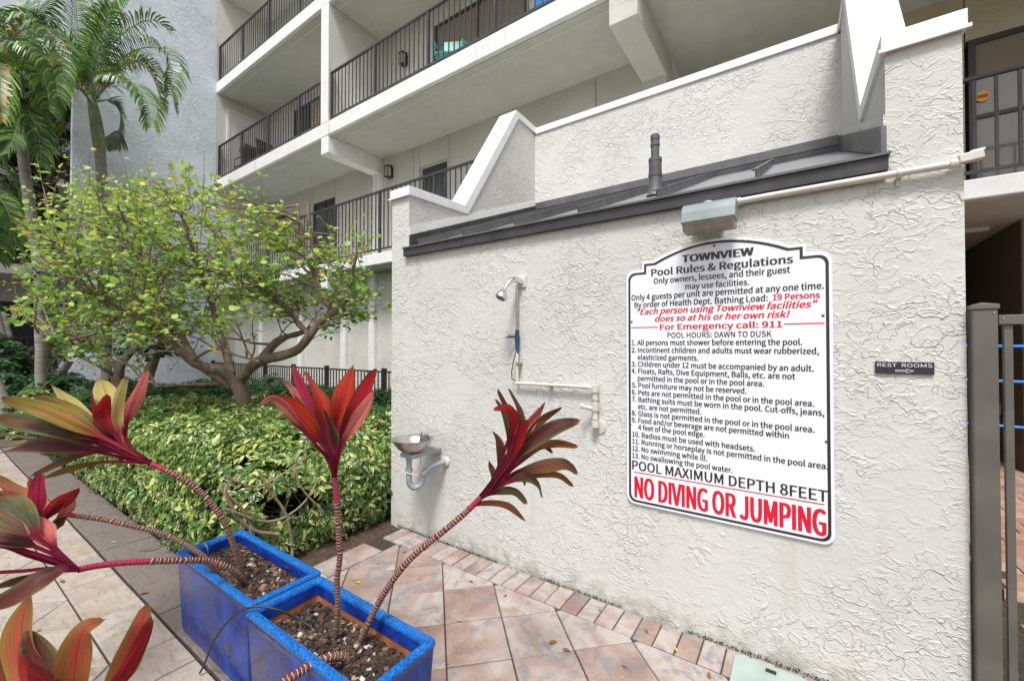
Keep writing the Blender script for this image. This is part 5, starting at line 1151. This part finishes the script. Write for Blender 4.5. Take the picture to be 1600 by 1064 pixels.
# ================================================================== LEAFY TREE OVER THE HEDGE
def grow(parent, limbs, leafm, d_mid, crown, ntw, seed, leafL=.062, dens=9, name='crown', spray=.28, shoots=0):
    """limbs: list of (pts3D, r0, r1). Twigs sprout from limb points, leaves sit at twig ends"""
    r_ = random.Random(seed); src = []
    for pts, r0, r1 in limbs:
        S_ = spl(pts, 5); c = MB(); c.tube(S_, [r0+(r1-r0)*(i/(len(S_)-1))+.007*noise.noise(p*9) for i, p in enumerate(S_)], 9); c.build('limb', M['bark'], parent, smooth=70)
        for i, p in enumerate(S_[len(S_)//4:]): src.append((p, r1))
    LP = []; LD = []; c = MB()
    def inside(p): return crown(p)
    tips = []
    for _ in range(ntw):
        tgt = crown(None, r_); cand = [r_.choice(src) for _q in range(26)]; p, r = min(cand, key=lambda s_: (s_[0]-tgt).length+(.35 if s_[0].z > tgt.z+.1 else 0)); d = (tgt-p); dist = d.length; d = d.normalized(); n = max(4, int(dist/.11)); P_ = [p.copy()]; dd = (d+Vector((0, 0, -.1))).normalized()
        for i in range(n):
            want = (tgt-P_[-1]); want = want.normalized() if want.length > .02 else dd
            dd = (dd*.72+want*.34+Vector((r_.gauss(0, .16), r_.gauss(0, .16), r_.gauss(0, .16)))).normalized(); P_.append(P_[-1]+dd*(dist/n))
        rr_ = min(.016, .0045+dist*.008); c.tube(P_, list(np.linspace(rr_, .0018, len(P_))), 4, cap=False)
        k0 = int(len(P_)*.45); tips.append(P_[-1])
        for q in P_[k0:]:
            for s_ in range(2):
                if r_.random() < .85:
                    sd_ = Vector((r_.gauss(0, 1), r_.gauss(0, 1), r_.gauss(.25, .8))).normalized(); Q = [q, q+sd_*.06, q+sd_*.12+Vector((0, 0, .01))]; e = r_.uniform(.06, spray)
                    Q = [q, q+sd_*e*.5+Vector((r_.gauss(0, .01), 0, 0)), q+sd_*e]; c.tube(Q, [.0026, .002, .0012], 3, cap=False)
                    for _k in range(r_.randint(max(1, dens//3), dens)):
                        u = r_.uniform(.3, 1.05); LP.append(q+sd_*e*u+Vector((r_.gauss(0, .012), r_.gauss(0, .012), r_.gauss(0, .012)))); LD.append((sd_*.5+Vector((r_.gauss(0, 1), r_.gauss(0, 1), r_.gauss(.0, .45)))).normalized())
    for _ in range(shoots):                      # long straight water shoots that stick out of the crown
        q = max((r_.choice(tips) for _k in range(5)), key=lambda v: v.z); sd_ = Vector((r_.gauss(0, .45), r_.gauss(0, .45), 1)).normalized(); e = r_.uniform(.2, .65)
        Q = [q-sd_*.25, q, q+sd_*e*.5+Vector((r_.gauss(0, .02), 0, 0)), q+sd_*e]; c.tube(Q, [.005, .004, .003, .0018], 4, cap=False)
        for _k in range(r_.randint(3, 9)):
            u = r_.uniform(.1, 1); LP.append(q+sd_*e*u); LD.append(Vector((r_.gauss(0, 1), r_.gauss(0, 1), r_.gauss(.3, .4))).normalized())
    tw = c.build('twigs', M['twig'], parent, smooth=70); tw['kind'] = 'stuff'
    P0 = np.array([tuple(p) for p in LP]); D0 = np.array([tuple(p) for p in LD]); n = len(P0)
    Nr = norm(np.stack([rng.normal(.1, .7, n), rng.normal(-.3, .7, n), np.ones(n)], 1)); L = leafL*rng.uniform(.5, 1.25, n)*np.where(rng.random(n) < .08, 1.5, 1); W = L*rng.uniform(.6, .8, n)
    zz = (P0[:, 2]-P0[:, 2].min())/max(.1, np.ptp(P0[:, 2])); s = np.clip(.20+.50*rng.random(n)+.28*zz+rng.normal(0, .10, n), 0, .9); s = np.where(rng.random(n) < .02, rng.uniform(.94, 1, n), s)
    V, T, A = leaf_arrays(P0, D0, Nr, L, W, .18, .12, s, (.30, .62, 1.0, .92))
    o = link(name, fast_mesh(name, V-np.array(ORG[parent.name]), T, leafm, A), parent); o['kind'] = 'stuff'; return tips
TD = 5.1
tr = thing('leafy_tree', 'low spreading tree with a twisted brown trunk and bright yellow green leaves over the hedge', 'tree', tuple(at(392, 700, TD)*1)); 
tb_ = at(390, 680, TD); tb_.z = 0; tr.location = tb_; ORG[tr.name] = tb_.copy()
trunk = [Vector((tb_.x+.03, tb_.y, -.02)), at(389, 655, TD), at(382, 628, TD), at(373, 602, TD), at(368, 590, TD)]
S_ = spl(trunk, 6); c = MB(); c.tube(S_, [.105-.025*math.sin(math.pi*i/(len(S_)-1))+.008*noise.noise(p*6) for i, p in enumerate(S_)], 14); c.build('trunk', M['bark'], tr, smooth=70)
def px(*a): return [at(x, y, TD+d) for x, y, d in a]
limbs = [(px((372,597,0),(392,573,-.05),(415,561,-.1),(440,556,-.15),(465,546,-.2),(484,524,-.22),(499,503,-.2),(519,488,-.2),(536,473,-.2),(545,450,-.2),(551,424,-.2),(558,392,-.2)), .072, .018),
 (px((410,560,-.08),(428,538,0),(446,527,.1),(470,520,.15),(500,505,.2)), .055, .022), (px((484,524,-.22),(470,510,-.2),(457,492,-.15),(447,478,-.1),(430,467,-.05),(400,465,0)), .036, .014),
 (px((362,585,0),(355,555,.1),(348,533,.15),(339,505,.2),(330,470,.2),(318,440,.1),(308,400,.0)), .052, .018), (px((366,596,0),(345,580,-.1),(322,574,-.2),(302,565,-.3),(280,546,-.35),(262,533,-.4),(240,516,-.45),(215,500,-.5),(175,491,-.55),(140,478,-.6)), .066, .022),
 (px((365,604,0),(345,592,.1),(318,575,.15),(296,548,.2),(283,522,.2),(270,495,.2),(240,450,.3),(225,410,.3)), .055, .018), (px((300,563,-.3),(335,545,-.5),(372,556,-.6),(405,565,-.7)), .018, .010),
 (px((262,533,-.4),(240,480,-.2),(222,430,0),(205,380,.1),(190,330,.1)), .034, .012), (px((215,500,-.5),(160,470,-.6),(110,440,-.6),(75,410,-.5)), .030, .012), (px((318,440,.1),(300,390,.2),(285,340,.2),(275,300,.2)), .026, .009),
 (px((362,598,0),(330,600,.2),(280,601,.4),(232,598,.5)), .026, .014), (px((190,492,-.5),(150,520,-.5),(100,530,-.5),(60,520,-.4)), .024, .010), (px((519,488,-.2),(495,440,.0),(478,395,.1),(470,350,.1)), .030, .022), (px((497,445,0),(490,395,0),(483,345,-.05),(481,318,-.05)), .026, .020), (px((470,400,.1),(467,350,.1),(464,322,.1)), .024, .022)]
POLY = [(28,440),(40,360),(75,300),(100,270),(130,285),(170,290),(230,270),(270,285),(330,305),(375,310),(400,330),(430,330),(450,360),(480,400),(520,360),(560,340),(592,360),(603,430),(596,480),(575,505),(530,520),(480,480),(420,470),(380,500),(330,510),(270,500),(200,520),(160,560),(90,545),(40,510)]
def in_poly(x, y):
    r = False; n = len(POLY)
    for i in range(n):
        x0, y0 = POLY[i]; x1, y1 = POLY[i-1]
        if (y0 > y) != (y1 > y) and x < (x1-x0)*(y-y0)/(y1-y0)+x0: r = not r
    return r
def crown_main(p, r_=None):
    while True:
        x, y = r_.uniform(20, 605), r_.uniform(245, 580)
        if in_poly(x, y):
            if x > 420 and r_.random() < .08: continue
            return at(x, y, TD+r_.uniform(-1.25, 1.1)*(1 if x < 400 else .5))
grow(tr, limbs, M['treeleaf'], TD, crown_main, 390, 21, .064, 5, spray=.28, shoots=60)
# smaller neighbour tree whose two trunks stand behind the red leaves
T2 = 6.6; t2b = at(190, 640, T2); t2b.z = 0
t2 = thing('leafy_tree', 'smaller forked tree left of the main trunk, its dark trunks against the blue grey wall', 'tree', tuple(t2b))
def px2(*a): return [at(x, y, T2+d) for x, y, d in a]
limbs2 = [(px2((182,640,0),(184,605,0),(187,575,0),(200,555,.1),(222,538,.1)), .10, .04), (px2((187,575,0),(170,560,0),(150,545,-.1),(120,530,-.1),(95,505,-.1)), .05, .02), (px2((222,650,.2),(228,600,.2),(240,565,.2),(252,540,.2),(250,500,.2)), .10, .04), (px2((240,565,.2),(222,550,.2),(208,530,.2)), .05, .02), (px2((184,590,0),(160,575,-.2),(130,560,-.3),(95,545,-.3)), .03, .012)]
def crown2(p, r_=None): return at(r_.uniform(60, 300), r_.uniform(400, 560), T2+r_.uniform(-.6, .8))
grow(t2, limbs2, M['darkleaf'], T2, crown2, 90, 5, .07, 6)

# ================================================================== LOW SHRUBS BEHIND THE HEDGE, FAR GREENERY
def shrub(label, cx, cyy, rx, ry, h, n, m, seed, L0=.09, nl=5, name='shrub', z0=0., wid=.45, group=None, stuff=False):
    r_ = random.Random(seed); t = thing(name, label, 'shrub', (cx, cyy, z0), group); C = []; Nn = []; S = []
    for _ in range(n):
        a = r_.uniform(0, 6.28); e = r_.uniform(-.15, 1)**1; e = max(e, -.1); rad = 1-abs(r_.gauss(0, .16)); rad += .12*noise.noise((math.cos(a)*2+seed, math.sin(a)*2, e*3))
        ce = math.sqrt(max(0, 1-e*e)); p = (math.cos(a)*ce*rx*rad, math.sin(a)*ce*ry*rad, max(.03, e*h*rad))
        C.append((cx+p[0], cyy+p[1], z0+p[2])); Nn.append((p[0]/rx+r_.gauss(0, .3), p[1]/ry+r_.gauss(0, .3), .6+p[2]/h)); S.append(min(1, max(0, r_.random()*.75+.25*p[2]/h)))
    clusters(np.array(C), np.array(Nn), .1, nl, m, 'foliage', t, L0, wid, .5, np.array(S))
    for k in range(5):
        a = r_.uniform(0, 6.28); c = MB(); c.tube([(cx, cyy, z0), (cx+.3*rx*math.cos(a), cyy+.3*ry*math.sin(a), z0+h*.5), (cx+.7*rx*math.cos(a), cyy+.7*ry*math.sin(a), z0+h*.85)], [.02, .014, .006], 5); c.build('stem', M['twig'], t)
    return t
shrub('dark green bush behind the far left end of the hedge', -10.3, 2.2, .9, .8, .85, 700, M['darkleaf'], 1, .12)
shrub('broad leaved dark bush below the blue grey tower', -9.9, 3.4, 1.0, .8, .70, 700, M['darkleaf'], 2, .12)
shrub('dark bush between the leaning palm trunks', -11.6, 1.6, .9, .7, 1.0, 600, M['darkleaf'], 3, .14)
shrub('low yellow green bush at the left edge behind the path', -10.6, 1.25, .5, .4, .75, 260, M['hedgeleaf'], 4, .1)
shrub('dark bush against the picket fence beside the tower', -8.9, 4.2, .9, .45, .85, 500, M['darkleaf'], 6, .1)
shrub('tall dark bush beneath the neighbouring balconies', -13.6, 1.1, 1.0, .8, 1.7, 700, M['darkleaf'], 7, .15)
shrub('dark bush at the foot of the neighbouring wing by the path end', -14.6, .2, 1.2, .8, 1.3, 600, M['oliveleaf'], 8, .15)
# tall dark evergreen beside the tower
def crown_tree(label, base, h0, h1, rx, ry, n, m, seed, r0=.12, L0=.13):
    t = thing('evergreen_tree', label, 'tree', base); r_ = random.Random(seed); bx_, by_, bz_ = base
    c = MB(); c.tube([(bx_, by_, 0), (bx_+.1, by_, h0), (bx_, by_+.1, h1*.9)], [r0, r0*.7, r0*.2], 8); c.build('trunk', M['bark'], t, smooth=60)
    C = []; Nn = []; S = []; cc = []
    for i in range(34):
        a = r_.uniform(0, 6.28); q = r_.random()**.6; z = r_.uniform(h0, h1); f = math.sin(math.pi*min(1, max(.12, (z-h0)/(h1-h0+.3)+.12)))**.6; cc.append((bx_+math.cos(a)*rx*q*f, by_+math.sin(a)*ry*q*f, z, r_.uniform(.35, .75)))
        c = MB(); c.tube([(bx_, by_, z-.5), ((bx_+cc[-1][0])/2, (by_+cc[-1][1])/2, z-.25), cc[-1][:3]], [.03, .02, .008], 5); c.build('limb', M['bark'], t)
    for _ in range(n):
        x, y, z, r = r_.choice(cc); v = Vector((r_.gauss(0, 1), r_.gauss(0, 1), r_.gauss(0, .7))).normalized()*r*r_.random()**.4
        C.append((x+v.x, y+v.y, z+v.z*.7)); Nn.append((v.x, v.y, .5+v.z)); S.append(min(1, max(0, r_.random()*.6+.35*v.z/r+.2)))
    clusters(np.array(C), np.array(Nn), .1, 5, m, 'crown', t, L0, .35, .6, np.array(S))
crown_tree('tall dark olive tree left of the blue grey tower', (-15.6, 2.0, 0), 4.7, 8.6, 1.5, 1.6, 3600, M['oliveleaf'], 3)
crown_tree('dark tree at the left edge of the photo behind the palms', (-16.0, -.6, 0), 5.4, 9.6, 1.5, 1.5, 3000, M['oliveleaf'], 9)

# ================================================================== PALMS
rpm = random.Random(17)
def frond(parent, pts, m, Ll=.55, n=46, dry=.0, droop=.55, wid=.034, vee=.5, start=.16, dmat=None):
    S_ = spl(pts, 10); L = [0]
    for a, b in zip(S_[:-1], S_[1:]): L.append(L[-1]+(b-a).length)
    tot = L[-1]
    c = MB(); c.tube(S_, list(np.linspace(.016, .003, len(S_))), 5); fr_ = c.build('frond', M['crownshaft'], parent, smooth=60)
    V = []; F_ = []; A = []; MI = []; j = 0
    side0 = None
    for i in range(n):
        u = start+(1-start)*(i+.5)/n; s = u*tot; j = 0
        while j < len(L)-2 and L[j+1] < s: j += 1
        q = (s-L[j])/max(1e-6, L[j+1]-L[j]); p = S_[j].lerp(S_[j+1], q); t = (S_[j+1]-S_[j]).normalized()
        up = Vector((0, 0, 1)); sd_ = t.cross(up); sd_ = sd_.normalized() if sd_.length > .25 else (side0 or Vector((1, 0, 0)));
        if side0 and sd_.dot(side0) < 0: sd_ = -sd_
        side0 = sd_; nrm_ = sd_.cross(t).normalized()
        ln = Ll*(math.sin(math.pi*(.12+.80*u))**.7)
        for sg_ in (-1, 1):
            l = ln*rpm.uniform(.85, 1.1); d = (sd_*sg_*1.0+t*(.55+.5*u)+nrm_*vee*rpm.uniform(.6, 1.2)).normalized(); d2 = (d+Vector((0, 0, -droop*rpm.uniform(.7, 1.4)))).normalized(); d3 = (d2+Vector((0, 0, -droop*1.3))).normalized()
            if rpm.random() < dry: d2 = (d+Vector((0, 0, -1.4))).normalized(); d3 = Vector((rpm.gauss(0, .2), rpm.gauss(0, .2), -1)).normalized(); l *= .55; mi = 1
            else: mi = 0
            a1 = p+d*l*.35; a2 = a1+d2*l*.35; a3 = a2+d3*l*.3; w = wid*.5; ww = (t*1.0-d*t.dot(d)).normalized(); b = len(V); rn = rpm.random()
            V += [p-ww*w*.4, p+ww*w*.4, a1-ww*w, a1+ww*w, a2-ww*w*.8, a2+ww*w*.8, a3]
            F_ += [(b, b+1, b+3), (b, b+3, b+2), (b+2, b+3, b+5), (b+2, b+5, b+4), (b+4, b+5, b+6)]; MI += [mi]*5
            A += [(0, rn, 0, 1)]*7
    me = fast_mesh('leaflets', np.array([tuple(v) for v in V])-np.array(ORG[parent.name]), F_, [m, dmat or M['palmdry']], A, MI, smooth=False)
    o = link('leaflets', me, fr_); o['kind'] = 'stuff'; return fr_
def trunk_of(t, pts, r, shaft=None):
    S_ = spl(pts, 8); c = MB(); c.tube(S_, [r*(1+.06*(1 if i % 2 else -1)) for i in range(len(S_))], 12); c.build('trunk', M['palmbark'], t, smooth=50)
    if shaft: S2 = spl(shaft, 6); c = MB(); n = len(S2); c.tube(S2, [r*(1.0+.22*math.sin(math.pi*min(1, .25+i/n)))*(1-.45*(i/n)**3) for i in range(n)], 12); c.build('crownshaft', M['crownshaft'], t, smooth=60)
PD = 8.3
def pp(*a, d=PD): return [at(x, y, d+(z if len(q_) > 2 else 0)) for q_ in a for x, y, z in [tuple(q_)+(0,)*(3-len(q_))]]
b0 = at(168, 560, PD); b0.z = 0
pm1 = thing('palm_tree', 'feather palm with arching green fronds in front of the blue grey tower', 'palm', tuple(b0))
trunk_of(pm1, [b0, at(165, 450, PD), at(161, 340, PD), at(158, 262, PD), at(156, 232, PD)], .085, pp((156, 234), (152, 205), (148, 180), (144, 160), (143, 148)))
frond(pm1, pp((144,160),(143,110),(155,60,.1),(185,22,.2),(206,-4,.3)), M['palmbright'], .55, 44, droop=.2, vee=.8)
frond(pm1, pp((146,160),(165,118),(205,82,-.3),(245,76,-.6),(268,104,-.7),(266,150,-.8)), M['palmleaf'], .62, 54, droop=.8, vee=1.0)
frond(pm1, pp((146,160),(175,125,.2),(210,98,.4),(238,120,.5),(254,170,.6)), M['palmleaf'], .55, 50, dry=.28, droop=.6, vee=.9)
frond(pm1, pp((148,160,.3),(172,158,.5),(188,178,.6),(184,208,.6),(166,226,.6)), M['palmpale'], .48, 50, droop=.15, vee=.2, wid=.034)
frond(pm1, pp((146,160),(172,132,-.2),(205,132,-.5),(230,160,-.7),(236,200,-.8)), M['palmleaf'], .6, 46, droop=.9)
frond(pm1, pp((142,160),(120,100,-.1),(88,55,-.3),(48,28,-.5),(5,22,-.7)), M['palmleaf'], .62, 54, dry=.08, droop=.7)
frond(pm1, pp((141,160),(112,118,-.3),(75,88,-.6),(35,84,-.8),(8,110,-.9)), M['palmleaf'], .55, 50, dry=.35, droop=.6)
frond(pm1, pp((141,160),(118,128,.2),(95,112,.3),(72,128,.4),(58,165,.5)), M['palmleaf'], .5, 44, droop=.9)
frond(pm1, pp((143,160),(132,100,.2),(122,50,.3),(118,-10,.4)), M['palmleaf'], .55, 44, droop=.5)
frond(pm1, pp((145,160),(160,100,.3),(190,55,.5),(235,32,.7),(268,50,.9)), M['palmleaf'], .55, 48, droop=.55, vee=.9)
frond(pm1, pp((144,160),(150,105,-.3),(160,55,-.6),(172,5,-.9)), M['palmleaf'], .5, 40, droop=.6)
frond(pm1, pp((142,162),(128,140,-.4),(108,140,-.6),(98,170,-.7),(100,205,-.7)), M['palmleaf'], .45, 40, droop=.9, dry=.1)
PE = 7.4; b1 = at(66, 590, PE); b1.z = 0
pm2 = thing('palm_tree', 'second feather palm at the far left with drooping fronds and orange dead tips', 'palm', tuple(b1))
def pe(*a): return pp(*a, d=PE)
trunk_of(pm2, [b1, at(62, 450, PE), at(52, 360, PE), at(42, 290, PE), at(37, 250, PE), at(33, 215, PE)], .075, pe((33, 218), (30, 195), (26, 170), (22, 150)))
frond(pm2, pe((24,158),(12,110),(20,60,-.3),(60,40,-.6),(92,70,-.8),(100,120,-.9)), M['palmleaf'], .6, 52, dry=.12, droop=.8)
frond(pm2, pe((26,158),(45,120,-.2),(70,130,-.4),(78,175,-.5)), M['palmleaf'], .5, 44, droop=.9)
frond(pm2, pe((22,158),(-5,120,-.2),(-30,140,-.3),(-40,220,-.3)), M['palmleaf'], .55, 44, droop=.9)
frond(pm2, pe((24,158),(2,80,.2),(-10,30,.3),(-40,0,.4)), M['palmleaf'], .55, 44, droop=.7)
frond(pm2, pe((22,160),(8,120,-.5),(3,100,-.7),(0,140,-.9),(4,190,-1)), M['palmbright'], .5, 46, dry=.45, droop=1.0)
frond(pm2, pe((26,160),(40,145,.3),(55,160,.4),(66,205,.5)), M['palmleaf'], .45, 40, droop=.9)
frond(pm2, pe((24,160),(14,170,-.3),(5,200,-.4),(0,250,-.4)), M['palmleaf'], .5, 44, droop=.9)
frond(pm2, pe((25,156),(32,90,.3),(52,30,.4),(85,-5,.5)), M['palmleaf'], .6, 46, droop=.6)
frond(pm2, pe((25,160),(30,185,-.4),(22,215,-.6),(12,240,-.7)), M['palmleaf'], .45, 40, droop=.6)
frond(pm2, pe((24,158),(30,110,-.4),(52,85,-.7),(80,100,-.9),(92,150,-1.0)), M['palmleaf'], .6, 50, droop=.8)
frond(pm2, pe((24,158),(0,135,-.4),(-20,165,-.6),(-22,230,-.7)), M['palmleaf'], .55, 46, droop=.9)
frond(pm2, pe((24,158),(20,100,.4),(35,50,.6),(50,5,.8)), M['palmleaf'], .6, 46, droop=.5)
frond(pm2, pe((24,160),(45,175,-.3),(60,215,-.4),(66,262,-.4)), M['palmleaf'], .48, 42, droop=.9)
frond(pm1, pp((142,160),(112,125,.4),(70,95,.6),(30,60,.8),(0,55,.9)), M['palmleaf'], .6, 50, droop=.7)
frond(pm1, pp((143,160),(125,112,.5),(98,62,.8),(80,18,1.1)), M['palmleaf'], .6, 46, droop=.6)
frond(pm1, pp((146,160),(180,110,.5),(225,95,.8),(262,128,1.0),(275,175,1.1)), M['palmleaf'], .5, 46, droop=.8)
PG = 9.0; b2 = at(-40, 560, PG); b2.z = 0
pm3 = thing('palm_tree', 'dark shaded palm at the left edge, lowest of the palm crowns', 'palm', tuple(b2))
def pg(*a): return pp(*a, d=PG)
trunk_of(pm3, [b2, at(-36, 430, PG), at(-32, 320, PG)], .07, pg((-32, 322), (-30, 300), (-28, 285)))
for q in (((-28,290),(-5,262),(18,275,.1),(38,320,.2)), ((-28,290),(-10,300,-.2),(12,330,-.3),(26,385,-.3)), ((-28,290),(-20,240),(0,215),(28,225)), ((-28,290),(-15,320),(-5,360),(0,410)), ((-28,290),(-60,260),(-90,290),(-100,340)), ((-28,290),(0,285,.3),(25,300,.4),(30,345,.5))):
    frond(pm3, pg(*q), M['palmleaf'], .55, 40, droop=.8)
# leaning clump trunks at the left
for k, (q, lab) in enumerate((([(-14,470),(2,530),(20,600),(34,650)], 'leaning grey palm trunk nearest the left edge'), ([(0,488),(14,540),(28,595),(36,650)], 'leaning grey palm trunk second from the left edge'), ([(60,556),(57,590),(50,640)], 'short upright grey palm trunk behind the hedge end'), ([(108,562),(96,585),(80,630)], 'grey palm trunk leaning right behind the hedge end'), ([(-20,580),(2,625),(20,680)], 'thick dark trunk low at the left edge'))):
    d = 8.6+k*.1 if k < 4 else 7.0; P_ = [at(x, y, d) for x, y in q]; P_[-1].z = 0
    t = thing('bare_palm', lab, 'palm', tuple(P_[-1]), 'leaning palm trunks at the left'); trunk_of(t, P_, .085 if k < 4 else .1)
    top = P_[0]
    for a in range(4):
        an = a*1.57+k; e = Vector((math.cos(an), math.sin(an), 0))
        if k in (0, 1, 4): continue
bpy.context.view_layer.update()
